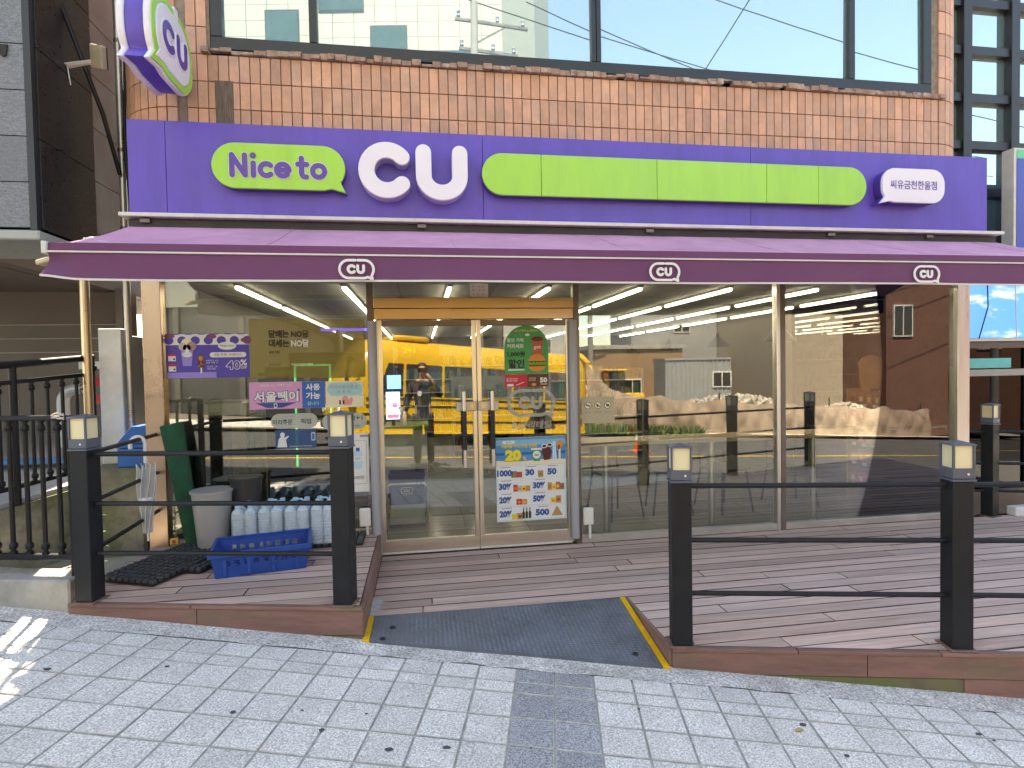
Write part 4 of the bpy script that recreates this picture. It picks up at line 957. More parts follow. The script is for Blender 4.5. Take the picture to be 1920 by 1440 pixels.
me_lroof = MB().add([(-0.06, -0.06, 0.178), (0.06, -0.06, 0.178), (0.06, 0.06, 0.178), (-0.06, 0.06, 0.178), (-0.059, -0.059, 0.185), (0.059, -0.059, 0.185), (0.059, 0.059, 0.185), (-0.059, 0.059, 0.185), (0, 0, 0.203)],
                    [(0, 3, 2, 1), (0, 1, 5, 4), (1, 2, 6, 5), (2, 3, 7, 6), (3, 0, 4, 7), (4, 5, 8), (5, 6, 8), (6, 7, 8), (7, 4, 8)]).mesh('lantern_roof', m_lant)
def lantern_post(parent, x, y, z, rz):
    p = inst('post', me_post, parent, (x, y, z), (0, 0, rz))
    inst('foot_plate', me_foot, p); 
    for n, me in (('lantern_base', me_lbase), ('lantern_pane', me_lpane), ('lantern_roof', me_lroof)): inst(n, me, p, (0, 0, PHT + 0.012))
    for sx in (-0.051, 0.051):
        for sy in (-0.051, 0.051): inst('lantern_bar', me_lbar, p, (sx, sy, PHT + 0.012))
    MB().prism(arc(0, 0, 0.006, 0, 330, 11), -0.058, -0.054, 'xz').build('bolt', m_white, p, loc=(0.02, 0, PHT + 0.04))
    return p
def rod(parent, a, b): MB().tube([a, b], 0.0145, 8).build('rail', m_blk, parent, smooth=True)
rl = thing('deck_railing', 'black metal railing with two lantern posts around bins and blue crate', 'railing')
A = (-1.975, -1.10); B = (-0.46, -1.445)
lantern_post(rl, A[0], A[1], 0.2, SROT); lantern_post(rl, B[0], B[1], 0.2, SROT)
for h in (0.875, 0.58, 0.285):
    rod(rl, (A[0] + 0.06, A[1] - 0.015, 0.2 + h), (B[0] - 0.06, B[1] + 0.015, 0.2 + h))
    rod(rl, (A[0], A[1] + 0.06, 0.2 + h), (-2.03, -0.045, 0.2 + h))
rr = thing('deck_railing', 'black metal railing with lantern posts along the window side of the deck', 'railing')
PP = [(1.39, -1.885), (2.81, -2.205), (4.24, -2.54), (5.67, -2.87)]
for q in PP: lantern_post(rr, q[0], q[1], 0.0, SROT)
for i in range(3):
    for h in (0.875, 0.575, 0.28):
        rod(rr, (PP[i][0] + 0.06, PP[i][1] - 0.014, h), (PP[i + 1][0] - 0.06, PP[i + 1][1] + 0.014, h))
r3 = thing('deck_railing', 'black railing with lantern post between the shop end post and neighbour', 'railing')
lantern_post(r3, 5.50, -0.02, 0.0, 0.25)
for h in (0.83, 0.52, 0.25):
    rod(r3, (5.25, 0.05, h), (5.44, -0.01, h)); rod(r3, (5.56, -0.05, h), (6.6, -0.45, h))

# ------------------------------------------------------------------ things standing on the raised deck
m_mat = mat('black_rubber_mat', (0.055, 0.058, 0.064), 0.6, var=0.25, scale=12, dirt=0.2)
blk = MB().box(-0.018, 0.018, -0.018, 0.018, 0.0, 0.026).mesh('rubber_block', m_mat, bevel=0.004)
def rubber_mat(x, y, rz, nx, ny, label, z=0.2, tilt=0.0):
    t = thing('rubber_mat', label, 'mat', (x, y, z), rz, 'black studded rubber mats')
    t.rotation_euler = (tilt, 0, rz)
    MB().box(-nx * 0.025, nx * 0.025, -ny * 0.025, ny * 0.025, 0.003, 0.012).build('mat_base', K_, t)
    for i in range(nx):
        for j in range(ny): inst('rubber_block', blk, t, (-nx * 0.025 + 0.025 + i * 0.05, -ny * 0.025 + 0.025 + j * 0.05, 0.010))
rubber_mat(-1.745, -0.53, -0.42, 9, 15, 'black studded rubber mat next to the corner railing post', 0.212, 0.02)
rubber_mat(-1.50, -0.52, -0.36, 4, 9, 'black studded rubber mat between the other mat and the blue crate', 0.202)
rubber_mat(-1.12, -0.20, 0.0, 26, 6, 'long black studded rubber mat under the water packs', 0.202)
# blue crate
m_crate = mat('blue_crate_plastic', (0.006, 0.062, 0.33), 0.38, var=0.1, scale=8, dirt=0.12, dscale=9)
cr = thing('blue_crate', 'empty bright blue plastic crate with slotted sides on the raised deck', 'crate', (-1.11, -0.66, 0.203), 0.19)
def crate_wall(mb, a, b, a2, b2, h, slots):
    """slotted wall from bottom edge a-b to top edge a2-b2"""
    a, b, a2, b2 = map(Vector, (a, b, a2, b2)); nrm = ((b - a).cross(a2 - a)).normalized() * 0.004
    def pt(u, v): return (a * (1 - u) + b * u) * (1 - v) + (a2 * (1 - u) + b2 * u) * v
    def quad(u0, u1, v0, v1):
        q = [pt(u0, v0), pt(u1, v0), pt(u1, v1), pt(u0, v1)]
        mb.add([p - nrm for p in q] + [p + nrm for p in q], [(0, 1, 2, 3), (7, 6, 5, 4), (0, 4, 5, 1), (1, 5, 6, 2), (2, 6, 7, 3), (3, 7, 4, 0)])
    quad(0, 1, 0, 0.45); quad(0, 1, 0.68, 1.0)
    us = [0.0] + [v for s in slots for v in s] + [1.0]
    for i in range(0, len(us), 2): quad(us[i], us[i + 1], 0.45, 0.68)
w, d_, h = 0.275, 0.175, 0.165; f = 1.10
lo = [(-w, -d_, 0.0), (w, -d_, 0.0), (w, d_, 0.0), (-w, d_, 0.0)]; hi = [(p[0] * f, p[1] * f * 1.02, h) for p in lo]
sl8 = [(0.12 + i * 0.10, 0.18 + i * 0.10) for i in range(8)]; sl4 = [(0.2 + i * 0.16, 0.30 + i * 0.16) for i in range(4)]
for i in range(4):
    mb = MB(); j = (i + 1) % 4; crate_wall(mb, lo[i], lo[j], hi[i], hi[j], h, sl8 if i % 2 == 0 else sl4); mb.build('crate_wall', m_crate, cr)
MB().ring([(-0.318, -0.208), (0.318, -0.208), (0.318, 0.208), (-0.318, 0.208)], [(-0.298, -0.190), (0.298, -0.190), (0.298, 0.190), (-0.298, 0.190)], h - 0.028, h + 0.006, 'xy').build('crate_rim', m_crate, cr, bevel=0.003)
mb = MB()
for i in range(12): mb.box(-w + 0.01 + i * 0.045, -w + 0.035 + i * 0.045, -d_, d_, 0.003, 0.009)
for i in range(5): mb.box(-w, w, -d_ + 0.02 + i * 0.078, -d_ + 0.04 + i * 0.078, 0.010, 0.015)
mb.build('crate_floor', m_crate, cr)
for x in (-0.22, -0.075, 0.075, 0.22):
    MB().box(x - 0.012, x + 0.012, -d_ - 0.02, -d_ - 0.002, 0.012, h - 0.03).build('crate_rib', m_crate, cr, bevel=0.003)
# bins
def bin_(name, label, x, y, z, r0, r1, h, m):
    t = thing(name, label, 'bin', (x, y, z))
    MB().lathe([(r0, 0), (r1, h), (r1 - 0.006, h), (r0 - 0.006, 0.01)], 28).build('bin_body', m, t, smooth=True)
    MB().lathe([(r1 - 0.002, h - 0.012), (r1 + 0.009, h - 0.012), (r1 + 0.009, h + 0.004), (r1 - 0.009, h + 0.004)], 28).build('bin_rim', m, t, smooth=True)
bin_('waste_bin', 'tall tapered light grey plastic bin between green roll and water packs', -1.575, -0.235, 0.222, 0.105, 0.142, 0.44, mat('grey_bin_plastic', (0.33, 0.33, 0.335), 0.5, var=0.05, dirt=0.1))
bin_('waste_bin', 'black plastic bin standing behind the light grey bin', -1.36, -0.135, 0.202, 0.09, 0.115, 0.53, mat('black_bin_plastic', (0.02, 0.022, 0.024), 0.5))
# water packs
g_pet = mat('clear_pet', (0.66, 0.80, 0.90), 0.10, var=0.05, scale=30, alpha=0.66, rvar=0.03)
m_cap = mat('pale_blue_cap', (0.36, 0.60, 0.82), 0.4); m_wrap = film_mat('shrink_wrap', (0.75, 0.82, 0.88), 0.28)
prof = [(0.036, 0.0), (0.043, 0.006)]
for i in range(9): prof += [(0.043, 0.02 + i * 0.022), (0.0365, 0.031 + i * 0.022)]
prof += [(0.0435, 0.215), (0.0435, 0.25), (0.038, 0.275), (0.02, 0.292), (0.0175, 0.297)]
me_bt = MB().lathe(prof, 14).mesh('bottle', g_pet, smooth=24)
me_cp = MB().lathe([(0.021, 0.290), (0.021, 0.316), (0.016, 0.32)], 12).mesh('cap', m_cap)
me_wr = MB().ring(rrect(0.182, 0.268, 0.04, 5), rrect(0.178, 0.264, 0.04, 5), 0.002, 0.262, 'xy').mesh('shrink_wrap', m_wrap, smooth=True)
me_hd = MB().tube([(-0.03, 0, 0.30), (-0.02, 0, 0.325), (0.02, 0, 0.325), (0.03, 0, 0.30)], 0.008, 6).mesh('carry_strap', m_cap)
for i, lb in enumerate(('clear water bottle pack beside the grey bin', 'clear water bottle pack, second from the grey bin', 'clear water bottle pack, third from the grey bin', 'clear water bottle pack beside the lantern post, farthest from the bin')):
    t = thing('water_pack', lb, 'water pack', (-1.325 + i * 0.187, -0.235 + 0.006 * (i % 2), 0.236), random.uniform(-0.03, 0.03), 'shrink-wrapped water packs by the window')
    for bx in (-0.0445, 0.0445):
        for by in (-0.088, 0.0, 0.088):
            b = inst('bottle', me_bt, t, (bx, by, 0)); inst('cap', me_cp, b)
    inst('shrink_wrap', me_wr, t); inst('carry_strap', me_hd, t)
# green roll
a = Vector((-1.745, -0.14, 0.215)); b = Vector((-1.90, -0.085, 1.15)); ax = (b - a).normalized()
sx = Vector((1, 0.15, 0)); sx = (sx - ax * sx.dot(ax)).normalized(); sy = ax.cross(sx)
g = MB(); n = 24; rows = []
for k in range(15):
    t_ = k / 14; c = a + (b - a) * t_; rx = 0.052 + 0.033 * t_; ry = 0.034 + 0.014 * t_
    rows.append([c + sx * rx * math.cos(2 * math.pi * q / n) * (1 + 0.03 * math.sin(5 * t_ + q)) + sy * ry * math.sin(2 * math.pi * q / n) for q in range(n)])
vs = [p for r_ in rows for p in r_]
g.add(vs, [(k * n + q, k * n + (q + 1) % n, (k + 1) * n + (q + 1) % n, (k + 1) * n + q) for k in range(14) for q in range(n)] + [tuple(range(n - 1, -1, -1)), tuple(range(14 * n, 15 * n))])
gr = thing('carpet_roll', 'dark green rolled carpet leaning upright against the glass', 'carpet roll')
m_green = mat('green_carpet', (0.012, 0.085, 0.045), 0.95, var=0.3, scale=14, bump=1.2, bscale=300)
g.build('rolled_carpet', m_green, gr, smooth=50)
sp = MB()
path = []
for q in range(40):
    th = q * 0.42; rad = 0.008 + 0.0042 * th
    path.append(b + ax * 0.004 + sx * min(rad, 0.075) * math.cos(th) + sy * min(rad, 0.04) * 0.6 * math.sin(th))
sp.tube(path, 0.003, 5); sp.build('spiral_edge', mat('green_carpet_edge', (0.03, 0.16, 0.09), 0.95), gr)
# umbrella hooked on the side rail
um = thing('umbrella', 'folded clear plastic umbrella with white hook handle hanging on the side rail', 'umbrella', (-1.985, -0.33, 0.36), 0.5)
g_umb = film_mat('clear_umbrella_film', (0.62, 0.63, 0.64), 0.62)
hk = [(0, 0, 0.0), (0, 0, 0.2), (0, 0, 0.68)] + [(0.045 * (1 - math.cos(R(t_))), 0, 0.68 + 0.045 * math.sin(R(t_)) * 1.2) for t_ in range(20, 181, 20)] + [(0.09, 0, 0.65)]
hk = [(-p[0] + 0.0, p[1], p[2]) for p in hk]
MB().tube([(0, 0, -0.02), (0, 0, 0.56)], 0.006, 8).build('shaft', m_steel, um)
MB().tube([(0, 0, 0.54)] + hk[2:], 0.013, 10).build('hook_handle', mat('white_handle', (0.72, 0.71, 0.74), 0.3), um, smooth=True)
cv = MB(); n = 24; rows = []
for k in range(13):
    t_ = k / 12; z = 0.03 + 0.47 * t_; r0 = 0.018 + 0.036 * math.sin(math.pi * min(1, t_ * 0.62 + 0.08)) * (0.35 + 0.65 * t_)
    rows.append([(r0 * (1 + 0.30 * (1 if q % 3 == 0 else -0.25)) * math.cos(2 * math.pi * q / n + 1.2 * t_), r0 * (1 + 0.30 * (1 if q % 3 == 0 else -0.25)) * math.sin(2 * math.pi * q / n + 1.2 * t_), z + (0.035 * (q % 3 == 0) if k == 12 else 0)) for q in range(n)])
cv.add([p for r_ in rows for p in r_], [(k * n + q, k * n + (q + 1) % n, (k + 1) * n + (q + 1) % n, (k + 1) * n + q) for k in range(12) for q in range(n)])
cv.build('canopy', g_umb, um)
for q in range(0, 24, 3):
    MB().tube([rows[k][q] for k in range(0, 13, 2)], 0.0022, 5).build('rib', mat('white_rib', (0.7, 0.7, 0.7), 0.4), um)
MB().tube([(0, 0, 0.03), (0, 0, -0.03)], 0.007, 8).build('tip', mat('white_handle', (0.7, 0.7, 0.7)), um)
MB().lathe([(0.047, 0.27), (0.05, 0.28), (0.047, 0.295)], 16, close=False).build('tie_strap', mat('white_handle', (0.7, 0.7, 0.7)), um)
# little box and litter
sb = thing('snack_box', 'tiny yellow box with red mark at the foot of the green roll', 'box', (-1.915, -0.065, 0.214))
MB().box(-0.03, 0.03, -0.012, 0.012, 0, 0.055).build('carton', mat('yellow_card', (0.62, 0.42, 0.10), 0.6), sb, bevel=0.002)
MB().box(-0.012, 0.012, -0.0135, -0.0125, 0.015, 0.042).build('red_mark', RED, sb); MB().box(-0.022, 0.022, -0.0135, -0.0125, 0.005, 0.010).build('dark_mark', K_, sb)
o = MB().grid(lambda i, j: (-1.50 + 0.07 * i + 0.01 * math.sin(j * 9), -0.60 + 0.05 * j, 0.245 + 0.014 * math.sin(i * 7) * math.cos(j * 8)), 6, 5, thick=(0, 0, 0.001)).build('crumpled_paper', mat('white_paper', (0.66, 0.66, 0.66), 0.8))
tag(o, 'small crumpled white paper scrap on the black rubber mats', 'paper')

# ------------------------------------------------------------------ alley on the left
cw = MB()
def stp(s, w, z): p = SA + SU * s + SN * w; return (p.x, p.y, z)
s_a, s_b = -6.0, sL0 - 0.004
cw.add([stp(s_a, 0, -0.1), stp(s_b, 0, -0.1), stp(s_b, 0, 0.33), stp(s_a, 0, 0.33), stp(s_a, 0.17, -0.1), stp(s_b, 0.17, -0.1), stp(s_b, 0.17, 0.345), stp(s_a, 0.17, 0.345)],
       [(0, 1, 2, 3), (7, 6, 5, 4), (0, 4, 5, 1), (1, 5, 6, 2), (2, 6, 7, 3), (3, 7, 4, 0)])
o = cw.build('kerb_wall', m_conc, None, bevel=0.01); tag(o, 'low pale concrete kerb wall under the black front railing', 'wall')
fr = thing('alley_railing', 'black baluster railing standing on the low concrete kerb wall', 'railing')
def baluster_me(h):
    mb = MB(); mb.tube([(0, 0, 0), (0, 0, h)], 0.0135, 8)
    for z in (0.05, h - 0.05): mb.lathe([(0.0135, z - 0.022), (0.022, z - 0.012), (0.022, z + 0.012), (0.0135, z + 0.022)], 10)
    for z in (0.008, h - 0.008): mb.lathe([(0.02, z - 0.008), (0.02, z + 0.008)], 10)
    return mb.mesh('baluster', m_blk, smooth=True)
wv = 0.085
me_bal = baluster_me(0.82)
mb = MB(); mb.bar(stp(-4.2, wv, 1.29), stp(s_b - 0.01, wv, 1.29), 0.045, 0.03); mb.build('top_rail', m_blk, fr, bevel=0.005)
mb = MB(); mb.bar(stp(-4.2, wv, 0.445), stp(s_b - 0.01, wv, 0.445), 0.04, 0.035); mb.build('bottom_rail', m_blk, fr, bevel=0.005)
s = s_b - 0.11
while s > -4.2: inst('baluster', me_bal, fr, stp(s, wv, 0.46)); s -= 0.105
MB().bar(stp(s_b - 0.018, wv, 0.33), stp(s_b - 0.018, wv, 1.30), 0.045, 0.045, (0, 1, 0)).build('end_post', m_blk, fr, bevel=0.004)
mb = MB()
for q in range(4): mb.tube([(v[0], v[1], v[2] + 0.012 * math.sin(q * 2 + t_)) for t_, v in enumerate([stp(s_b - 0.12 + 0.02 * k, wv - 0.028, 1.30 + 0.006 * q - 0.01) for k in range(5)])], 0.004, 5)
mb.build('wire_wrap', mat('pale_wire', (0.5, 0.45, 0.38), 0.6), fr)
# path, retaining walls
lp = [(-9.0, -2.6), (-4.16, -2.6), (-3.10, -0.52), (-2.64, 0.40), (-2.64, 6.0), (-9.0, 6.0)]
mb = MB(); mb.prism(lp, -0.2, 0.60); 
for i in range(len(mb.v)):
    x, y, z = mb.v[i]
    if z > 0: mb.v[i] = (x, y, 0.585 + 0.11 * max(-1, min(4, y + 0.3)))
o = mb.build('retaining_wall', m_moss); tag(o, 'mossy stone retaining wall below the alley path and its railing', 'wall')
pth = MB().prism([(-9.0, -2.55), (-4.18, -2.55), (-3.13, -0.50), (-2.67, 0.40), (-2.67, 6.0), (-9.0, 6.0)], 0.586, 0.62)
for i in range(len(pth.v)):
    x, y, z = pth.v[i]; pth.v[i] = (x, y, z + 0.11 * max(-1, min(4, y + 0.3)))
o = pth.build('alley_path', mat('alley_stone', (0.33, 0.33, 0.34), 0.85, var=0.15, scale=5, bump=0.6, bscale=60, speck=0.2, dirt=0.2)); o['kind'] = 'structure'
def ap(x, y): return 0.624 + 0.11 * max(-1, min(4, y + 0.3))
MB().add([(-4.4, 0.9, ap(0, 0.9)), (-3.05, 0.9, ap(0, 0.9)), (-3.05, 1.15, ap(0, 1.15)), (-4.4, 1.15, ap(0, 1.15))], [(0, 1, 2, 3)]).build('blue_bay_marking', mat('blue_paint', (0.05, 0.22, 0.52), 0.7), o)
ar = thing('alley_railing', 'black handrail with balusters along the edge of the raised alley path', 'railing')
q0 = Vector((-3.60, -1.52)); q1 = Vector((-2.665, 0.37))
def rp2(t_): return q0 + (q1 - q0) * t_
def rz(t_): return 0.585 + 0.11 * max(-1, min(4, rp2(t_).y + 0.3)) + 0.03
def P3(t_, h): v = rp2(t_); return (v.x, v.y, rz(t_) + h)
MB().tube([P3(0, 1.0), P3(0.5, 1.0), P3(1.0, 1.0)], 0.027, 10).build('handrail', m_blk, ar, smooth=True)
for h in (0.865, 0.10): MB().bar(P3(0, h), P3(1.0, h), 0.034, 0.03).build('cross_rail', m_blk, ar, bevel=0.004)
for t_ in (0.02, 0.42, 0.72, 0.995): MB().tube([P3(t_, -0.03), P3(t_, 1.0)], 0.024, 10).build('upright', m_blk, ar, smooth=True)
MB().lathe([(0.0, -0.03), (0.03, -0.02), (0.034, 0.0), (0.03, 0.02), (0.0, 0.03)], 10, P3(0.998, 0.91), close=False).build('ball_joint', m_blk, ar, smooth=True)
me_b2 = baluster_me(0.76)
t_ = 0.05
while t_ < 0.985:
    if min(abs(t_ - u) for u in (0.42, 0.72)) > 0.02: inst('baluster', me_b2, ar, P3(t_, 0.105))
    t_ += 0.052
# pier and stub wall between the buildings
o = thing('concrete_pier', 'pale painted concrete pier wall between the alley and the shop corner', 'wall')
MB().box(-2.645, -2.47, 0.42, 0.62, 0.7, 1.93).build('pier', mat('painted_concrete', (0.84, 0.85, 0.86), 0.85, var=0.08, scale=3, bump=0.4, bscale=40, dirt=0.2, dscale=1.8), o, bevel=0.006)
MB().box(-2.60, -2.48, 0.622, 2.6, 0.7, 1.88).build('stub_wall', mat('grey_render', (0.50, 0.50, 0.51), 0.9, var=0.12, scale=3, bump=0.6, bscale=40, dirt=0.25), o, bevel=0.006)
mb = MB(); mb.box(-2.66, -2.19, 0.10, 1.0, -0.2, 0.80)
o = mb.build('ledge_wall', m_moss, None, bevel=0.02); tag(o, 'weathered mossy stone ledge behind the hanging umbrella', 'wall')
o = MB().box(-3.4, -2.1, -0.95, 0.1, -0.2, 0.10).build('pit_floor', mat('pit_concrete', (0.45, 0.42, 0.34), 0.9, var=0.2, dirt=0.3)); o['kind'] = 'structure'
# blue tool box on the ledge
tb = thing('tool_box', 'blue plastic box with sloped lid on the mossy ledge', 'box', (-2.27, 0.24, 0.80))
m_tb = mat('blue_box_plastic', (0.02, 0.14, 0.45), 0.4, var=0.08)
MB().box(-0.13, 0.13, -0.10, 0.10, 0.0, 0.15).build('box_body', m_tb, tb, bevel=0.01, segs=2)
MB().box(-0.135, 0.135, -0.105, 0.105, 0.155, 0.185).build('box_band', m_tb, tb, bevel=0.006)
MB().prism([(-0.135, 0.19), (0.135, 0.19), (0.135, 0.33), (-0.02, 0.33)], -0.10, 0.10, 'xz').build('box_lid', m_tb, tb, bevel=0.01, segs=2)
# weed in the pit
wd = thing('weed_plant', 'small leafy green weed growing in the pit beside the corner post', 'plant', (-2.19, -0.62, 0.10))
MB().tube([(0, 0, 0), (0.02, 0.01, 0.2), (0.0, 0.02, 0.42), (0.03, 0.02, 0.58)], [0.006, 0.005, 0.004, 0.002], 6).build('stem', mat('weed_stem', (0.10, 0.16, 0.05), 0.7), wd)
lm = mat('weed_leaf', (0.09, 0.19, 0.045), 0.6, var=0.3, scale=20, rand=0.2)
lme = MB().add([(0, 0, 0), (0.018, 0.012, 0.006), (0.045, 0.014, 0.004), (0.07, 0, -0.012), (0.045, -0.014, 0.004), (0.018, -0.012, 0.006)], [(0, 1, 5), (1, 2, 4, 5), (2, 3, 4)]).mesh('leaf', lm)
random.seed(31)
for i in range(34):
    z = 0.04 + 0.53 * i / 34; inst('leaf', lme, wd, (0.012, 0.01, z), (random.uniform(-0.3, 0.3), random.uniform(-0.6, 0.3), i * 2.4), (random.uniform(0.6, 1.1),) * 3)
# pipes and cables at the corner
tag(MB().tube([(-2.67, 0.30, 0.62), (-2.67, 0.30, 2.5)], 0.034, 12).build('drain_pipe', m_brass, None, smooth=True), 'shiny steel pipe rising behind the awning end, left of the pier', 'pipe')
o = thing('drain_pipe', 'long pale steel pipe on the gap beside the rounded tile corner', 'pipe')
MB().tube([(-2.43, 0.46, 0.8), (-2.43, 0.46, 8.5)], 0.027, 12).build('tube', mat('pale_steel', (0.5, 0.48, 0.46), 0.35, metal=0.8, var=0.15), o, smooth=True)
for z in (2.75, 3.4, 4.3): MB().lathe([(0.031, z), (0.031, z + 0.03)], 12, (-2.43, 0.46, 0)).build('pipe_clip', m_dsteel, o)
cb = [(-2.385 + 0.010 * math.sin(z * 3), 0.46 + 0.02 * math.sin(z * 5), z) for z in [2.5 + 0.2 * i for i in range(26)]]
tag(MB().tube(cb, 0.014, 8).build('wall_cable', m_blk, None, smooth=True), 'thick black cable running down next to the pale steel pipe', 'cable')
tag(MB().tube([(-2.85, 0.05, 5.0), (-2.62, 0.08, 4.3), (-2.46, 0.25, 3.62), (-2.43, 0.42, 3.2)], 0.017, 8).build('slack_cable', m_blk, None, smooth=True), 'black cable slanting from the dark granite building to the steel pipe', 'cable')

# ------------------------------------------------------------------ left neighbour building
m_gran = mat('grey_granite', (0.15, 0.165, 0.19), 0.45, var=0.22, scale=26, speck=0.35, sscale=90, rand=0.08, stretch=(1, 1, 2.5), bump=0.2)
m_bgran = mat('black_granite', (0.020, 0.018, 0.019), 0.35, var=0.35, scale=40, rand=0.15, spec=0.35)
m_bro = mat('brown_panel', (0.165, 0.138, 0.122), 0.55, var=0.08, scale=3, rand=0.06, dirt=0.12)
lb = thing('neighbour_building', 'grey and black granite building across the alley, left of the shop', 'building')
MB().box(-9, -2.645, -0.285, 0.44, 2.60, 9.0).build('core_wall', m_dark, lb)
for k in range(20):
    z0 = 2.585 + 0.318 * k
    for x0, x1 in ((-2.66 - 0.9, -2.685), (-4.46, -3.565)):
        MB().box(x0, x1, -0.305, -0.285, z0 + 0.003, z0 + 0.315).build('granite_panel', m_gran, lb, bevel=0.002)
    if k % 2 == 0:
        MB().box(-2.645, -2.628, -0.26, 0.44, z0 + 0.003, z0 + 0.633).build('side_panel', m_bgran, lb, bevel=0.002)
MB().box(-2.682, -2.64, -0.308, -0.262, 2.57, 9).build('corner_trim', m_frame, lb)
MB().prism([(-9, -0.31), (-2.63, -0.31), (-2.63, 0.44), (-9, 0.44)], 2.50, 2.57).build('soffit', mat('soffit_grey', (0.34, 0.36, 0.345), 0.35, var=0.05), lb, bevel=0.01)
for k in range(10):
    z0 = 2.58 + 0.62 * k
    for y0 in (0.6, 1.95, 3.3, 4.65): MB().box(-3.9, -3.72, y0 + 0.003, y0 + 1.345, z0 + 0.004, z0 + 0.616).build('wall_panel', m_bro, lb, bevel=0.003)
MB().box(-9, -3.9, 0.6, 6.0, 2.58, 9).build('rear_wall', m_bro, lb)
MB().box(-9, -3.62, 3.1, 3.3, 0.5, 2.58).build('garage_wall', m_bro, lb)
MB().box(-3.62, -2.3, 4.0, 4.1, 0.5, 2.6).build('recess_wall', mat('dark_recess', (0.03, 0.026, 0.024), 0.7), lb)
for z in (1.83, 2.0, 2.17): MB().box(-9, -3.625, 3.085, 3.1, z, z + 0.012).build('wall_groove', mat('pale_groove', (0.4, 0.38, 0.36), 0.6), lb)
MB().box(-3.68, -3.6, 2.9, 3.12, 0.5, 2.6).build('garage_jamb', m_dsteel, lb)
v = MB().add([(-0.03, 0, 0.04), (0.03, 0, 0.04), (0.02, 0, -0.03), (0, 0, -0.045), (-0.02, 0, -0.03), (-0.03, 0.01, 0.04), (0.03, 0.01, 0.04), (0.02, 0.01, -0.03), (0, 0.01, -0.045), (-0.02, 0.01, -0.03)],
             [(0, 1, 2, 3, 4), (9, 8, 7, 6, 5), (0, 5, 6, 1), (1, 6, 7, 2), (2, 7, 8, 3), (3, 8, 9, 4), (4, 9, 5, 0)]).build('vent_cap', K_, lb, loc=(-2.805, -0.318, 3.80))
# floodlight on its arm
fl = thing('floodlight', 'beige square floodlight on a horizontal arm on the black granite wall', 'floodlight', (-2.62, 0.10, 3.92))
mb = MB(); mb.tube([(0.0, 0, 0.0), (0.22, -0.05, 0.02)], [0.022, 0.015], 8); mb.lathe([(0.035, 0), (0.035, 0.008)], 10, (0, 0, -0.004)); mb.build('arm', mat('pale_arm', (0.55, 0.52, 0.48), 0.5), fl)
MB().box(-0.055, 0.055, -0.02, 0.03, -0.07, 0.10).build('housing', mat('beige_housing', (0.38, 0.32, 0.24), 0.5, dirt=0.2), fl, bevel=0.012, segs=2, loc=(0.24, -0.06, 0.03), rot=(0.3, 0.25, -0.3))
MB().box(-0.05, 0.05, 0.031, 0.04, -0.06, 0.09).build('front_glass', K_, fl, loc=(0.24, -0.06, 0.03), rot=(0.3, 0.25, -0.3))
MB().tube([(0, -0.01, 0), (0.02, -0.03, -0.09), (0.03, -0.03, -0.16)], 0.004, 6).build('loose_wire', m_white, fl)
# fire hose inlet
hy = thing('fire_inlet', 'grey fire hose inlet pipe with two red caps behind the alley railing', 'fire inlet', (-3.55, 1.55, ap(0, 1.55)))
mb = MB(); mb.tube([(0, 0, 0), (0, 0, 0.45)] + [(0.13 - 0.13 * math.cos(R(a_)), 0, 0.45 + 0.13 * math.sin(R(a_))) for a_ in range(15, 91, 15)] + [(0.18, 0, 0.58)], 0.055, 12); mb.build('pipe', mat('galvanised', (0.42, 0.44, 0.47), 0.5, metal=0.3), hy, smooth=True)
mb = MB(); mb.tube([(0.18, 0, 0.58), (0.30, -0.05, 0.63)], 0.05, 10); mb.tube([(0.2, 0, 0.57), (0.30, -0.06, 0.50)], 0.05, 10); mb.build('valve_body', m_dsteel, hy, smooth=True)
for z, y in ((0.64, -0.055), (0.49, -0.065)): MB().tube([(0.30, y, z), (0.35, y - 0.03, z + (0.015 if z > 0.6 else -0.02))], 0.052, 12).build('red_cap', mat('red_cap', (0.42, 0.02, 0.03), 0.45), hy, smooth=True)
MB().box(0.02, 0.30, 0.25, 0.26, 0.78, 0.86).build('notice_plate', W_, hy)
hz = thing('hazard_post', 'black and yellow striped corner guard at the alley garage', 'post', (-4.27, 1.4, ap(0, 1.4)))
for k in range(8): MB().box(-0.06, 0.06, -0.02, 0.02, 0.12 * k, 0.12 * k + 0.118).build('stripe', K_ if k % 2 else YEL, hz)

# ------------------------------------------------------------------ right neighbour building
nb = thing('glass_building', 'dark grid curtain wall building with mirror panes, right of the shop', 'building')
for i in range(7):
    x = 5.42 + 0.62 * i
    MB().box(x - 0.055, x + 0.055, 0.72, 0.9, 2.4, 9.2).build('mullion', m_frame, nb, bevel=0.004)
zz = [2.4 + 0.52 * k - 0.03 for k in range(14)]
for z in zz: MB().box(5.3, 9.3, 0.745, 0.885, z - 0.045, z + 0.045).build('transom', m_frame, nb)
for i in range(6):
    for k in range(13):
        MB().box(5.475 + 0.62 * i, 5.985 + 0.62 * i, 0.81, 0.82, zz[k] + 0.045, zz[k + 1] - 0.045).build('mirror_pane', g_upper, nb)
MB().box(5.3, 9.3, 0.9, 6, -0.3, 9.2).build('core_wall', m_dark, nb)
for z0, z1, m, y0 in ((1.735, 1.765, m_trim, 0.47), (1.66, 1.733, mat('brown_beam', (0.12, 0.09, 0.08), 0.5), 0.5), (1.36, 1.43, mat('grey_beam', (0.34, 0.33, 0.31), 0.5), 0.47), (-0.15, 0.12, m_dsteel, 0.5)):
    MB().box(5.35, 9.2, y0, 0.58, z0, z1).build('shopfront_beam', m, nb)
g_dark = glass_mat('dark_shop_glass', (0.06, 0.06, 0.06), 0.0, 0.8, 0.0001, 1.5)
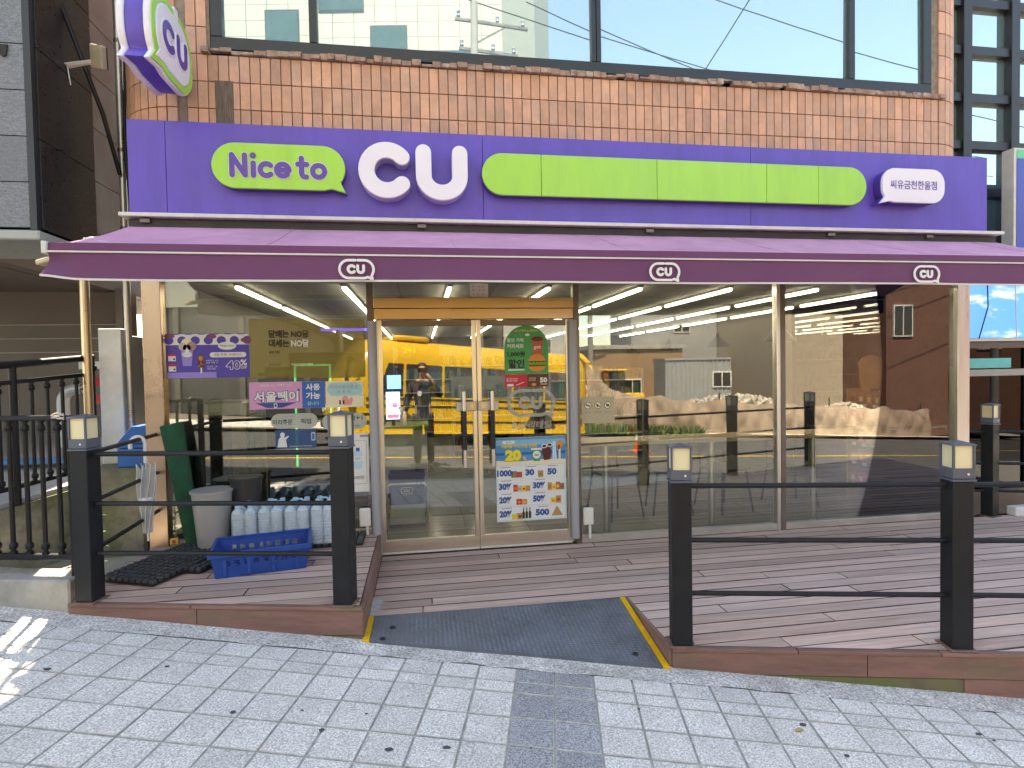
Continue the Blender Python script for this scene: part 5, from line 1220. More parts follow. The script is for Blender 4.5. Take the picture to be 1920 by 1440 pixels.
MB().box(5.35, 9.2, 0.53, 0.54, 0.12, 1.36).build('shopfront_pane', g_dark, nb); MB().box(5.35, 9.2, 0.53, 0.54, 1.43, 1.66).build('shopfront_pane', g_dark, nb)
MB().box(5.35, 6.36, 0.505, 0.525, 1.445, 1.55).build('teal_stripe', mat('teal_print', (0.10, 0.50, 0.50), 0.4), nb)
MB().box(6.55, 6.6, 0.5, 0.56, 0.12, 1.66).build('shopfront_frame', m_frame, nb)
sp_ = thing('painted_sky_reflection', 'bright blue sky print with white clouds above the neighbouring dark shopfront', 'sign panel', (0, 0, 0))  # sky mirrored in the neighbour's glass, painted on a flat panel
mm = bpy.data.materials.new('sky_reflection_paint'); mm.use_nodes = True; nt = mm.node_tree; bb = nt.nodes['Principled BSDF']
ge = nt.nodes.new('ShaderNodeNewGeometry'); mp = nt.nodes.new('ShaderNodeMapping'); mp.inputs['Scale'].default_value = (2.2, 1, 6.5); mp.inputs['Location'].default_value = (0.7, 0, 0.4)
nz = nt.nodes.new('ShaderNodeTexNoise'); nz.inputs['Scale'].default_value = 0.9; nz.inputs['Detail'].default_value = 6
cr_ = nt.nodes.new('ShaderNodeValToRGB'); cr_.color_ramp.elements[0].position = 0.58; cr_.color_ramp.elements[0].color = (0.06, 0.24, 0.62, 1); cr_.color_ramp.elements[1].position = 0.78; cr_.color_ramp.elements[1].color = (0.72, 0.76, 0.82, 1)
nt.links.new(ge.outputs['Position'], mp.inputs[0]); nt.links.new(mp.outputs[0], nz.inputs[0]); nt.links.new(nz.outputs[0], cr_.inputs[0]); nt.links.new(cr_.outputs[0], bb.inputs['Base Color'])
nt.links.new(cr_.outputs[0], bb.inputs['Emission Color']); bb.inputs['Emission Strength'].default_value = 0.35  # no lamp here: the painted reflection gets a glow of its own
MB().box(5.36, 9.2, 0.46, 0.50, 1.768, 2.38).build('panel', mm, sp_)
for x, c in ((5.98, 0.10), (6.33, -0.02)): MB().tube([(x, 0.44, 2.4), (x, 0.43, 2.1), (x - c, 0.44, 1.76)], 0.006, 6).build('hanging_wire', K_ if c > 0 else m_white, sp_)
ns = thing('neighbour_sign', 'pale box sign with blue face and green top stripe, beside the purple sign end', 'sign', (6.02, 0.2, 2.66))
MB().box(0, 2.4, 0, 0.13, 0, 1.03).build('sign_box', m_trim, ns, bevel=0.004); MB().box(0.03, 2.38, -0.006, 0.0, 0.02, 0.92).build('blue_face', mat('sign_blue', (0.06, 0.09, 0.42), 0.4), ns); MB().box(0.03, 2.38, -0.006, 0.0, 0.925, 1.01).build('green_stripe', mat('sign_green', (0.10, 0.52, 0.28), 0.4), ns)
o = MB().box(-0.10, 0.10, -0.05, 0.05, 0, 0.09).build('white_block', m_white, None, bevel=0.012, segs=2, loc=(5.80, -0.06, 0.0)); tag(o, 'small white plastic box on the deck beside the far lantern post', 'box')

# ------------------------------------------------------------------ shop interior
ct = thing('window_counter', 'long narrow wooden counter on chrome legs along the inside of the window', 'counter')
m_wood = mat('counter_wood', (0.62, 0.44, 0.28), 0.45, var=0.2, scale=2, stretch=(1, 12, 12))
MB().box(1.37, 5.09, 0.07, 0.46, 0.825, 0.86).build('worktop', m_wood, ct, bevel=0.003)
for x in (1.63, 2.65, 3.69, 4.70):
    g = MB().tube([(x, 0.14, 0.015), (x, 0.14, 0.825)], 0.032, 14).build('leg', m_steel, ct, smooth=True)
    MB().lathe([(0.045, 0.0), (0.045, 0.02), (0.033, 0.03)], 14, (x, 0.14, 0)).build('foot', m_blk, g)
def cafe_chair(x, y, rz, label):
    t = thing('cafe_chair', label, 'chair', (x, y, 0), rz, 'dark chairs at the window counter')
    MB().prism(rrect(0.38, 0.38, 0.08, 5), 0.43, 0.46).build('seat', mat('dark_seat', (0.035, 0.035, 0.038), 0.5), t, bevel=0.006)
    MB().grid(lambda i, j: (-0.18 + 0.36 * i, 0.20 + 0.03 * math.sin(math.pi * i), 0.60 + 0.22 * j), 8, 4, thick=(0, 0.012, 0)).build('backrest', MATS['dark_seat'], t)
    for sx in (-1, 1):
        MB().tube([(sx * 0.15, -0.15, 0.43), (sx * 0.2, -0.2, 0)], 0.011, 8).build('leg', m_blk, t)
        MB().tube([(sx * 0.165, 0.22, 0.80), (sx * 0.16, 0.18, 0.43), (sx * 0.2, 0.24, 0)], 0.011, 8).build('leg', m_blk, t)
for x, y, rz_, lb_ in ((1.95, 0.80, 0.3, 'dark metal chair behind the counter, nearest the door'), (2.55, 0.85, -0.2, 'dark metal chair behind the counter, second from the door'), (3.15, 0.8, 0.2, 'dark metal chair behind the counter, just before the steel mullion'), (3.95, 0.85, -0.1, 'dark metal chair behind the counter, beside the chocolate display')):
    cafe_chair(x, y, rz_ + 0.0, lb_)
def pendant(x, y, label):
    t = thing('pendant_lamp', label, 'lamp', (x, y, 1.80), 0, 'black cone pendant lamps')
    MB().lathe([(0.175, 0.0), (0.035, 0.16), (0.02, 0.2), (0.016, 0.2), (0.03, 0.155), (0.168, 0.0)], 20, close=False).build('shade', m_blk, t, smooth=True)
    MB().tube([(0, 0, 0.19), (0, 0, 0.49)], 0.004, 6).build('cord', K_, t)
    MB().lathe([(0.0, 0.03), (0.03, 0.04), (0.035, 0.07), (0.015, 0.12)], 10, close=False).build('bulb', mat('bulb_glass', (0.7, 0.7, 0.66), 0.3), t)
for x, y, lb_ in ((4.07, 1.2, 'black cone pendant lamp nearest the window, the largest looking'), (4.35, 3.1, 'black cone pendant lamp, second from the window'), (4.4, 4.9, 'black cone pendant lamp, third from the window'), (4.5, 7.0, 'black cone pendant lamp deepest in the shop, the smallest looking')):
    pendant(x, y, lb_)
# chocolate display
cd = thing('chocolate_display', 'gold and brown chocolate display stand with tiers of pink packs behind the counter', 'display stand', (4.74, 0.47, 0.0))
m_gold = mat('gold_card', (0.72, 0.54, 0.22), 0.35, var=0.1, scale=3); m_choc = mat('brown_card', (0.09, 0.04, 0.025), 0.5)
MB().box(0.0, 0.31, 0.0, 0.012, 0.0, 1.24).build('front_panel', m_gold, cd); MB().box(0.0, 0.31, 0.49, 0.5, 0.0, 1.24).build('rear_panel', m_gold, cd); MB().box(0.298, 0.31, 0.013, 0.489, 0, 1.24).build('back_panel', m_choc, cd)
for i, z in enumerate((0.18, 0.42, 0.63, 0.84, 1.06)):
    sh_ = MB().box(0.004, 0.297, 0.013, 0.489, z, z + 0.012).build('shelf', m_choc, cd); MB().box(-0.004, 0.004, 0.013, 0.489, z - 0.02, z + 0.03).build('price_lip', m_choc, sh_)
    for k in range(3): MB().box(-0.0065, -0.0045, 0.05 + 0.15 * k, 0.11 + 0.15 * k, z - 0.012, z + 0.02).build('price_card', W_, sh_)
random.seed(8); pk = [flat((0.80, 0.10, 0.24)), flat((0.62, 0.05, 0.08)), flat((0.85, 0.32, 0.45)), flat((0.40, 0.16, 0.06))]
for z in (0.195, 0.435, 0.645, 0.855, 1.075):
    for k in range(4):
        y0 = 0.03 + k * 0.115; hh = random.uniform(0.10, 0.15)
        q = MB().box(0.02, 0.2, y0, y0 + 0.095, z, z + hh).build('chocolate_pack', random.choice(pk), cd, bevel=0.006); MB().box(0.017, 0.0195, y0 + 0.025, y0 + 0.07, z + 0.03, z + 0.08).build('pack_print', random.choice([m_choc, W_, m_gold]), q)
MB().prism([(0.02, 1.24), (0.29, 1.24), (0.32, 1.52), (0.27, 1.58), (0.155, 1.61), (0.04, 1.58), (-0.01, 1.52)], 0.3, 0.312, 'xz').build('header_board', mat('orange_card', (0.70, 0.36, 0.10), 0.45, var=0.2, scale=4), cd)
pl_ = MB().prism(stadium(0.19, 0.13, 8, 0.155, 0.98), -0.006, -0.002, 'xz').build('name_plate', W_, cd)
text('lettering', 'FERRERO\nROCHER', 0.15, 0.075, flat((0.10, 0.07, 0.04)), pl_, 0.155, -0.008, 0.98, bold=0.01)
sp6 = MB().lathe([(0.0, -0.014), (0.01, -0.01), (0.014, 0.0), (0.01, 0.01), (0.0, 0.014)], 8, close=False).mesh('foil_chocolate', mat('gold_foil', (0.55, 0.40, 0.16), 0.35, metal=0.7), smooth=True)
for r_ in range(8):
    for k in range(8 - r_): inst('foil_chocolate', sp6, cd, (0.30 - 0.026 * (k + r_ * 0.5), -0.014, 0.38 + 0.024 * r_))
# checkout island seen through the left door leaf
ck = thing('sales_counter', 'white sales counter with lime green top inside the left door leaf', 'counter', (-0.40, 1.35, 0.0))
MB().box(0, 0.45, 0, 0.6, 0.02, 0.90).build('cabinet', mat('white_laminate', (0.62, 0.63, 0.60), 0.4), ck, bevel=0.004); MB().box(-0.01, 0.47, -0.02, 0.62, 0.90, 0.94).build('green_top', mat('green_laminate', (0.20, 0.30, 0.04), 0.4), ck, bevel=0.006)
bs = thing('shopping_baskets', 'stack of purple shopping baskets on a low chrome stand behind the door', 'basket stand', (-0.16, 0.98, 0.0))
m_bk = mat('purple_basket', (0.10, 0.07, 0.26), 0.45)
for k in range(3):
    z = 0.22 + 0.10 * k; g = MB(); g.ring(rrect(0.36, 0.28, 0.03, 3), rrect(0.34, 0.26, 0.03, 3), z + 0.07, z + 0.10, 'xy'); o = g.build('basket', m_bk, bs)
    g = MB(); g.ring([(p[0] * 0.95, p[1] * 0.95) for p in rrect(0.36, 0.28, 0.03, 3)], [(p[0] * 0.92, p[1] * 0.92) for p in rrect(0.36, 0.28, 0.03, 3)], z, z + 0.069, 'xy'); g.build('basket_wall', m_bk, o)
e = MB(); cu_emblem(e, 0.0, 0.36, 0.07, -0.1425, -0.1405, 'xz'); e.build('basket_emblem', W_, bs)
MB().box(-0.17, 0.17, -0.13, 0.13, 0.205, 0.219).build('stand_shelf', m_white, bs); MB().box(-0.17, 0.17, -0.10, 0.13, 0.02, 0.204).build('stand_body', m_white, bs)
MB().tube([(-0.19, -0.17, 0.0), (-0.19, -0.17, 0.40), (-0.16, -0.17, 0.43), (0.16, -0.17, 0.43), (0.19, -0.17, 0.40), (0.19, -0.17, 0.0)], 0.012, 8).build('chrome_frame', m_steel, bs, smooth=True)
for z0, z1, c, lb_, x0 in ((1.33, 1.49, (0.12, 0.32, 0.75), 'small blue lit screen above the taller advert screen at the checkout', -0.37), (1.0, 1.31, (0.30, 0.45, 0.85), 'tall blue and pink lit advert screen standing on the green checkout top', -0.385)):
    t = thing('advert_screen', lb_, 'screen', (x0, 1.5, z0)); MB().box(0, 0.16, 0, 0.03, 0, z1 - z0).build('case', K_, t, bevel=0.004); MB().box(0.006, 0.154, -0.003, -0.001, 0.006, z1 - z0 - 0.006).build('lit_face', lamp_mat('screen_%d' % int(z0 * 100), c, 1.1), t)
    if z0 < 1.2:
        MB().prism(arc(0.1, 0.16, 0.03, 0, 345, 15), -0.005, -0.0035, 'xz').build('screen_picture', lamp_mat('screen_pink', (0.8, 0.08, 0.3), 1.0), t); MB().box(0.02, 0.14, -0.005, -0.0035, 0.02, 0.06).build('screen_picture', lamp_mat('screen_red', (0.7, 0.1, 0.2), 0.9), t)
        MB().box(0.06, 0.1, 0.0, 0.03, -0.06, 0).build('screen_foot', K_, t)
    else: MB().box(0.07, 0.09, 0.01, 0.02, -0.03, 0).build('screen_foot', K_, t)
t = thing('spray_bottle', 'white spray bottle on the lime green counter top', 'bottle', (-0.20, 1.48, 0.94)); MB().lathe([(0.035, 0), (0.037, 0.11), (0.018, 0.15), (0.014, 0.17)], 14).build('bottle_body', m_white, t, smooth=True); MB().box(-0.05, 0.02, -0.012, 0.012, 0.17, 0.2).build('spray_head', m_white, t, bevel=0.004)
# shelves with goods
def gondola(name, label, x0, x1, y, z1, ny, seed, lit=None):
    t = thing(name, label, 'shelf', (x0, y, 0)); w = x1 - x0
    MB().box(0, w, 0.2, 0.23, 0, z1).build('back_panel', mat('shelf_grey', (0.25, 0.25, 0.24), 0.6), t)
    random.seed(seed); rows_ = int(z1 / 0.3); goods = [MB() for _ in range(5)]
    for r_ in range(rows_):
        z = 0.12 + 0.3 * r_; MB().box(0, w, -0.18, 0.2, z - 0.02, z).build('shelf_board', mat('shelf_white', (0.5, 0.5, 0.48), 0.5), t)
        x = 0.02
        while x < w - 0.08:
            ww = random.choice((0.06, 0.065, 0.09, 0.12)); hh = random.uniform(0.12, 0.25); g = random.choice(goods)
            if ww < 0.08: g.lathe([(ww * 0.42, z), (ww * 0.42, z + hh * 0.65), (ww * 0.16, z + hh * 0.85), (ww * 0.16, z + hh)], 8, (x + ww / 2, -0.1, 0))
            else: g.box(x, x + ww - 0.006, -0.17, 0.1, z, z + hh)
            x += ww
    for i, c in enumerate(((0.22, 0.03, 0.025), (0.03, 0.09, 0.16), (0.24, 0.19, 0.07), (0.28, 0.28, 0.27), (0.03, 0.13, 0.06))):
        o_ = goods[i].build('shelf_goods', mat('goods_%d' % i, c, 0.4, var=0.4, scale=25), t); o_['kind'] = 'stuff'
    for sx in (0.0, w): MB().box(sx - 0.015, sx + 0.015, -0.18, 0.2, 0, z1).build('upright', MATS['shelf_grey'], t)
gondola('goods_shelf', 'shelf of bottles and snacks in the middle of the shop, seen through the doors', 0.55, 1.8, 5.4, 1.4, 1, 4)
gondola('goods_shelf', 'shelf of packed goods behind the window counter chairs', 2.1, 3.7, 4.6, 1.5, 1, 14)
gondola('drinks_shelf', 'tall drinks shelf along the back wall of the shop', -0.6, 3.4, 8.55, 2.05, 1, 24)
gondola('goods_shelf', 'shelf of goods deep behind the window stickers', -1.7, -0.75, 4.8, 1.7, 1, 34)
MB().box(-0.30, 0.25, 2.9, 2.95, 1.55, 1.95).build('promo_board', mat('maroon_board', (0.08, 0.015, 0.03), 0.5), shop); text('promo_lettering', '2+1', 0.16, 0.08, flat((0.4, 0.55, 0.08)), shop, -0.15, 2.895, 1.80, bold=0.04)
mc = thing('coffee_machine', 'tall dark coffee machine cabinet behind the ice cream poster', 'machine', (-1.95, 0.32, 0.2)); mc.location.z = 0.0
MB().box(0.05, 0.50, 0.0, 0.5, 0.0, 1.16).build('cabinet', mat('charcoal_cabinet', (0.022, 0.024, 0.026), 0.3), mc, bevel=0.01); MB().box(0.10, 0.45, 0.05, 0.4, 1.162, 1.30).build('machine_body', m_alu, mc, bevel=0.02); MB().box(0.36, 0.47, -0.01, 0.0, 0.1, 1.1).build('door_edge', m_dsteel, mc); MB().lathe([(0.012, 0), (0.012, 0.02)], 10, (0, 0, 0)).build('knob', m_steel, mc, loc=(0.32, -0.012, 0.85), rot=(R(90), 0, 0))
vm = thing('lit_cooler', 'dark cooler with green light strips behind the payment sticker', 'cooler', (-1.42, 1.7, 0.0))
MB().box(0, 0.8, 0.05, 0.6, 0, 1.75).build('cooler_body', mat('cooler_black', (0.025, 0.028, 0.03), 0.35), vm, bevel=0.01)
for x in (0.05, 0.42): MB().box(x, x + 0.02, 0.03, 0.048, 0.5, 1.62).build('green_light_strip', lamp_mat('green_led%d' % int(x * 100), (0.08, 0.9, 0.35), 0.22), vm)
MB().box(0.07, 0.42, 0.03, 0.048, 1.60, 1.62).build('green_light_strip', MATS['green_led5'], vm)
for k in range(6): MB().box(-0.34, -0.06, 0.1, 0.4, 1.15 + 0.07 * k, 1.19 + 0.07 * k).build('louvre', mat('dark_louvre', (0.05, 0.07, 0.065), 0.5), vm)
MB().box(-0.35, -0.05, 0.41, 0.5, 0.0, 1.6).build('louvre_cabinet', MATS['cooler_black'], vm)
MB().box(0.30, 0.95, 0.3, 0.32, 2.0, 2.03).build('blue_light_strip', lamp_mat('blue_led', (0.12, 0.08, 0.9), 0.9), vm)
o = MB().box(-0.02, 0.02, 0, 0.3, 1.75, 2.0).build('sign_support', m_dsteel, vm, loc=(0.5, 0.2, 0))
# ------------------------------------------------------------------ the far side of the street (mirrored in the glass)
# yellow minibus parked across the road
m_bus = mat('bus_yellow', (0.62, 0.37, 0.010), 0.28, var=0.03, rvar=0.05); m_bwin = mat('bus_window', (0.02, 0.022, 0.025), 0.06, rvar=0.02, spec=0.8)
m_btrim = mat('bus_dark_trim', (0.05, 0.04, 0.03), 0.5)
bus = thing('yellow_minibus', 'bright yellow minibus parked across the street, mirrored in the shop glass', 'bus', (-1.75, -7.95, -0.16), R(-21))
bus.rotation_euler = (0, R(4.0), R(-21))
LB, WB, HB = 6.6, 2.05, 2.52
def bus_sec(x, k, zt):
    pts = []
    for (y, z) in [(0.06, 0.34), (0.0, 0.5), (0.0, 1.1), (-0.02, 1.5), (-0.07, 2.0), (-0.16, 2.28), (-0.36, 2.44), (-0.7, 2.50), (-1.025, 2.52), (-1.35, 2.50), (-1.69, 2.44), (-1.89, 2.28), (-1.98, 2.0), (-2.03, 1.5), (-2.05, 1.1), (-2.05, 0.5), (-1.99, 0.34)]:
        yy = -1.025 + (y + 1.025) * k; pts.append((x, yy, 0.34 + (z - 0.34) * zt))
    return pts
secs = [bus_sec(0.0, 0.86, 0.50), bus_sec(0.05, 0.92, 0.56), bus_sec(0.28, 0.96, 0.80), bus_sec(0.55, 0.985, 0.96), bus_sec(0.85, 1, 1), bus_sec(3.0, 1, 1), bus_sec(6.2, 1, 1), bus_sec(6.5, 0.97, 0.985), bus_sec(6.6, 0.92, 0.93)]
g = MB(); n = 17
g.add([p for s_ in secs for p in s_], [(a * n + b, a * n + b + 1, (a + 1) * n + b + 1, (a + 1) * n + b) for a in range(len(secs) - 1) for b in range(n - 1)] + [tuple(range(n)), tuple(range(8 * n, 9 * n))] + [(a * n, (a + 1) * n, (a + 1) * n + n - 1, a * n + n - 1) for a in range(len(secs) - 1)])
g.build('body', m_bus, bus, smooth=35)
for i, (x0, x1) in enumerate(((0.75, 1.35), (1.42, 2.3), (2.37, 3.25), (3.32, 4.2), (4.27, 5.15), (5.22, 6.2))):
    for yy, dy in ((0.008, -0.055), (-2.058, 0.055)):
        g = MB(); a = yy; g.add([(x0, a, 1.22), (x1, a, 1.22), (x1, a + dy, 1.94), (x0 + (0.25 if i == 0 else 0), a + dy, 1.94), (x0, a - 0.012, 1.22), (x1, a - 0.012, 1.22), (x1, a + dy - 0.012, 1.94), (x0 + (0.25 if i == 0 else 0), a + dy - 0.012, 1.94)],
              [(0, 1, 2, 3), (7, 6, 5, 4), (0, 4, 5, 1), (1, 5, 6, 2), (2, 6, 7, 3), (3, 7, 4, 0)]); g.build('side_window', m_bwin, bus)
g = MB(); g.add([(0.02, -0.30, 1.28), (0.02, -1.75, 1.28), (0.42, -1.68, 2.12), (0.42, -0.37, 2.12), (0.0, -0.30, 1.31), (0.0, -1.75, 1.31), (0.38, -1.68, 2.14), (0.38, -0.37, 2.14)], [(0, 1, 2, 3), (7, 6, 5, 4), (0, 4, 5, 1), (1, 5, 6, 2), (2, 6, 7, 3), (3, 7, 4, 0)]); g.build('windscreen', m_bwin, bus)
for z in (1.14, 0.98, 0.62):
    MB().box(0.5, 6.45, -0.002, 0.012, z - 0.018, z + 0.018).build('side_stripe', m_btrim, bus)
MB().box(0.4, 6.5, -0.03, 0.006, 0.34, 0.42).build('skirt', m_btrim, bus)
wy = mat('tyre_rubber', (0.018, 0.018, 0.018), 0.85); wr = mat('wheel_rim', (0.45, 0.45, 0.45), 0.35, metal=0.8)
for x in (1.25, 5.1):
    for y in (-0.10, -1.95):
        w_ = MB().lathe([(0.22, -0.1), (0.36, -0.1), (0.38, -0.06), (0.38, 0.06), (0.36, 0.1), (0.22, 0.1)], 20).build('wheel', wy, bus, loc=(x, y, 0.37), rot=(R(90), 0, 0)); MB().lathe([(0.02, -0.07), (0.2, -0.06), (0.22, -0.1), (0.22, 0.1), (0.2, 0.06), (0.02, 0.07)], 16).build('rim', wr, w_)
    MB().prism(arc(x, 0.42, 0.46, 0, 180, 12), 0.004, 0.016, 'xz').build('wheel_arch', m_btrim, bus)
for y in (-0.3, -1.75): MB().lathe([(0.11, 0), (0.10, 0.03)], 14).build('headlight', W_, bus, loc=(0.0, y, 0.82), rot=(0, R(-90), 0))
MB().box(-0.06, 0.08, -1.85, -0.2, 0.36, 0.58).build('bumper', m_btrim, bus, bevel=0.02)
MB().prism(rrect(0.9, 1.2, 0.2, 4, 1.7, -1.0), 2.49, 2.62).build('roof_unit', m_bus, bus, bevel=0.05, segs=3)
for y in (-0.5, -1.5): MB().lathe([(0.08, 0), (0.08, 0.12), (0.03, 0.15)], 12, (0.75, y, 2.46)).build('roof_beacon', mat('amber_lens', (0.6, 0.15, 0.02), 0.3), bus)
mb = MB(); mb.tube([(0.35, 0.0, 1.9), (0.05, 0.2, 2.0), (0.02, 0.25, 1.7)], 0.02, 6); mb.box(-0.02, 0.03, 0.16, 0.32, 1.35, 1.72); mb.build('wing_mirror', m_btrim, bus)
# excavator
exc = thing('excavator', 'yellow tracked excavator with raised bent boom beyond the minibus', 'excavator', (7.2, -16.8, gxy(7.2, -16.8) - 0.19), R(-100))
m_ey = mat('machine_yellow', (0.66, 0.38, 0.03), 0.45, dirt=0.15)
for y in (-0.75, 0.75):
    MB().prism(stadium(2.6, 0.62, 8, 0, 0.31), y - 0.2, y + 0.2, 'xz').build('track', wy, exc)
MB().box(-1.0, 0.9, -0.8, 0.8, 0.7, 1.25).build('house', m_ey, exc, bevel=0.06); MB().box(-0.05, 0.85, 0.1, 0.8, 1.26, 2.3).build('cab', m_bwin, exc, bevel=0.08); MB().box(-0.1, 0.9, 0.05, 0.85, 2.3, 2.38).build('cab_roof', m_ey, exc, bevel=0.03)
MB().box(-1.5, -1.0, -0.8, 0.8, 0.75, 1.5).build('counterweight', m_ey, exc, bevel=0.12, segs=2)
mb = MB(); bp = [(0.6, -0.2, 1.2), (1.3, -0.2, 2.5), (2.1, -0.2, 2.9), (3.0, -0.2, 2.7)]
for i in range(3): mb.bar(bp[i], bp[i + 1], 0.24, 0.36)
mb.build('boom', m_ey, exc, bevel=0.02); MB().bar((3.0, -0.2, 2.85), (2.6, -0.2, 0.9), 0.2, 0.28).build('stick', m_ey, exc, bevel=0.02)
MB().prism([(2.3, 0.9), (2.8, 0.95), (2.9, 0.4), (2.5, 0.2), (2.1, 0.35)], -0.5, 0.1, 'xz').build('bucket', m_ey, exc, bevel=0.03)
# traffic cone
cn = thing('traffic_cone', 'orange traffic cone on the road beside the tarpaulin', 'cone', (5.4, -8.9, gxy(5.4, -8.9) - 0.095)); MB().lathe([(0.17, 0.03), (0.03, 0.7), (0.02, 0.7)], 16).build('cone_body', mat('cone_orange', (0.7, 0.10, 0.02), 0.5), cn, smooth=True); MB().box(-0.2, 0.2, -0.2, 0.2, 0, 0.03).build('cone_base', MATS['cone_orange'], cn, bevel=0.01); MB().lathe([(0.118, 0.3), (0.088, 0.44)], 16, close=False).build('white_band', W_, cn)
# tarpaulin screen
m_tarp = mat('beige_tarp', (0.43, 0.315, 0.23), 0.65, var=0.1, scale=2, dirt=0.2); tp = thing('tarpaulin_screen', 'sagging beige tarpaulin screen along the rubble lot across the street', 'tarpaulin')
random.seed(12)
def tarp(i, j):
    s_ = 8.2 + 17 * i; fold = 0.10 * abs(math.sin(s_ * 1.3 + 2.2 * j)) + 0.05 * abs(math.sin(s_ * 4.1 - 2.5 * j)) + 0.025 * math.sin(s_ * 11 + j * 6)
    hgt = 1.30 - 0.14 * abs(math.sin(math.pi * (s_ - 8.3) / 2.8)) + (1.0 * math.exp(-(s_ - 8.2) * 1.2))
    x, y, z = ST(s_, -10.1 + fold * (0.4 + 0.6 * math.sin(math.pi * j)), -0.05 + hgt * j - 0.03 * math.sin(s_ * 5) * j); return (x, y, z)
MB().grid(tarp, 320, 14, thick=(0, 0.004, 0)).build('tarp_sheet', m_tarp, tp, smooth=True)
for i in range(7):
    x, y, z = ST(8.3 + 2.8 * i, -10.35); MB().tube([(x, y, z - 0.1), (x, y, z + 1.5)], 0.03, 8).build('tarp_post', m_dsteel, tp)
# rubble lot
rub = MB(); random.seed(44)
for i in range(4200):
    s_ = random.uniform(8.5, 27); w_ = random.uniform(-17.5, -10.6); hh = 1.15 * math.exp(-((w_ + 13.2) / 2.6) ** 2) + 0.25 * math.sin(s_ * 0.8)
    x, y, z = ST(s_, w_, hh); r_ = random.choice((0.05, 0.07, 0.10, 0.16)); q = [Vector((random.uniform(-1, 1), random.uniform(-1, 1), random.uniform(-.6, .8))) * r_ for _ in range(4)]
    c = Vector((x, y, z)); rub.add([c + Vector((r_, 0, -r_ * .4)) + q[0] * .4, c + Vector((-r_ * .7, r_ * .8, -r_ * .4)) + q[1] * .4, c + Vector((-r_ * .6, -r_, -r_ * .3)) + q[2] * .4, c + Vector((0, 0, r_ * .7)) + q[3] * .4, c + Vector((r_ * .5, r_ * .6, r_ * .4))], [(0, 2, 1), (0, 3, 2), (2, 3, 1), (1, 4, 0), (1, 3, 4), (0, 4, 3)])
o = rub.build('rubble', mat('rubble_stone', (0.42, 0.37, 0.31), 0.9, var=0.45, scale=2.5, bump=1), recalc=False); tag(o, 'grey and brown rubble heap behind the tarpaulin', 'rubble', kind='stuff')
o = MB().grid(lambda i, j: ST(7.5 + 21 * i, -19 + 8.6 * j, 1.1 * math.exp(-((-19 + 8.6 * j + 13.2) / 2.6) ** 2) + 0.22 * math.sin((7.5 + 21 * i) * 0.8) - 0.08), 40, 16).build('rubble_ground', mat('rubble_earth', (0.30, 0.25, 0.19), 0.95, var=0.3, scale=1.5, bump=1.5, bscale=8), smooth=True); o['kind'] = 'structure'
gr_ = MB(); random.seed(5)
for i in range(2200):
    k = random.random(); s_, w_ = (random.uniform(8, 12.5), random.uniform(-10.0, -9.4)) if k < 0.35 else (random.uniform(10, 27), random.uniform(-17, -14.5))
    x, y, z = ST(s_, w_, 0 if k < 0.35 else 0.5); a_ = random.uniform(0, 6.3); l_ = random.uniform(0.15, 0.4); d_x, d_y = math.cos(a_) * 0.05, math.sin(a_) * 0.05
    gr_.add([(x - d_x, y - d_y, z), (x + d_x, y + d_y, z), (x + d_y * 3, y + d_x * 3, z + l_)], [(0, 1, 2)])
o = gr_.build('weeds', mat('weed_green', (0.10, 0.15, 0.04), 0.7, var=0.4, scale=3), recalc=False); tag(o, 'rough green weeds around the rubble lot', 'weeds', kind='stuff')
# site container
co = thing('site_container', 'grey corrugated site container with one white window beyond the rubble', 'container', (13.4, -25.4, -0.95), R(7)); m_ct = mat('container_grey', (0.30, 0.315, 0.33), 0.55, var=0.08)
pts = []
for k in range(24): pts += [(k * 0.25, 0), (k * 0.25 + 0.1, 0), (k * 0.25 + 0.14, 0.04), (k * 0.25 + 0.21, 0.04)]
pts = [(p[0], p[1]) for p in pts] + [(6.0, 0), (6.0, -2.3), (0, -2.3)]
MB().prism(pts, 0.05, 2.75).build('corrugated_body', m_ct, co); MB().box(-0.05, 6.05, -2.35, 0.08, 2.75, 2.86).build('roof_edge', m_ct, co)
wd_ = MB().box(2.6, 3.7, 0.045, 0.09, 1.2, 2.1).build('window', W_, co); MB().box(2.68, 3.12, 0.091, 0.1, 1.28, 2.02).build('pane', m_bwin, wd_); MB().box(3.18, 3.62, 0.091, 0.1, 1.28, 2.02).build('pane', m_bwin, wd_)
# houses
def house(name, label, x, y, rz, w, d, h, m, wins, z0=-1.8, roof=True):
    t = thing(name, label, 'building', (x, y, z0), rz); MB().box(0, w, -d, 0, 0, h).build('wall', m, t)
    if roof: MB().box(-0.15, w + 0.15, -d - 0.15, 0.15, h, h + 0.25).build('parapet', mat('parapet_grey', (0.36, 0.35, 0.33), 0.8), t)
    for (wx, wz, ww, wh) in wins:
        f_ = MB().box(wx, wx + ww, 0.0, 0.07, wz, wz + wh).build('window', W_, t)
        for k in range(2): MB().box(wx + 0.06 + k * (ww / 2 - 0.03), wx + ww / 2 - 0.03 + k * (ww / 2 - 0.03), 0.071, 0.085, wz + 0.07, wz + wh - 0.07).build('pane', m_bwin, f_)
    return t
m_brick = mat('brown_brick', (0.17, 0.085, 0.062), 0.8, var=0.2, scale=8, dirt=0.15); m_beige = mat('beige_render', (0.30, 0.245, 0.19), 0.85, var=0.06); m_gh = mat('grey_render_house', (0.27, 0.275, 0.275), 0.85, var=0.06); m_gh2 = mat('pale_render_house', (0.42, 0.42, 0.40), 0.85, var=0.05)
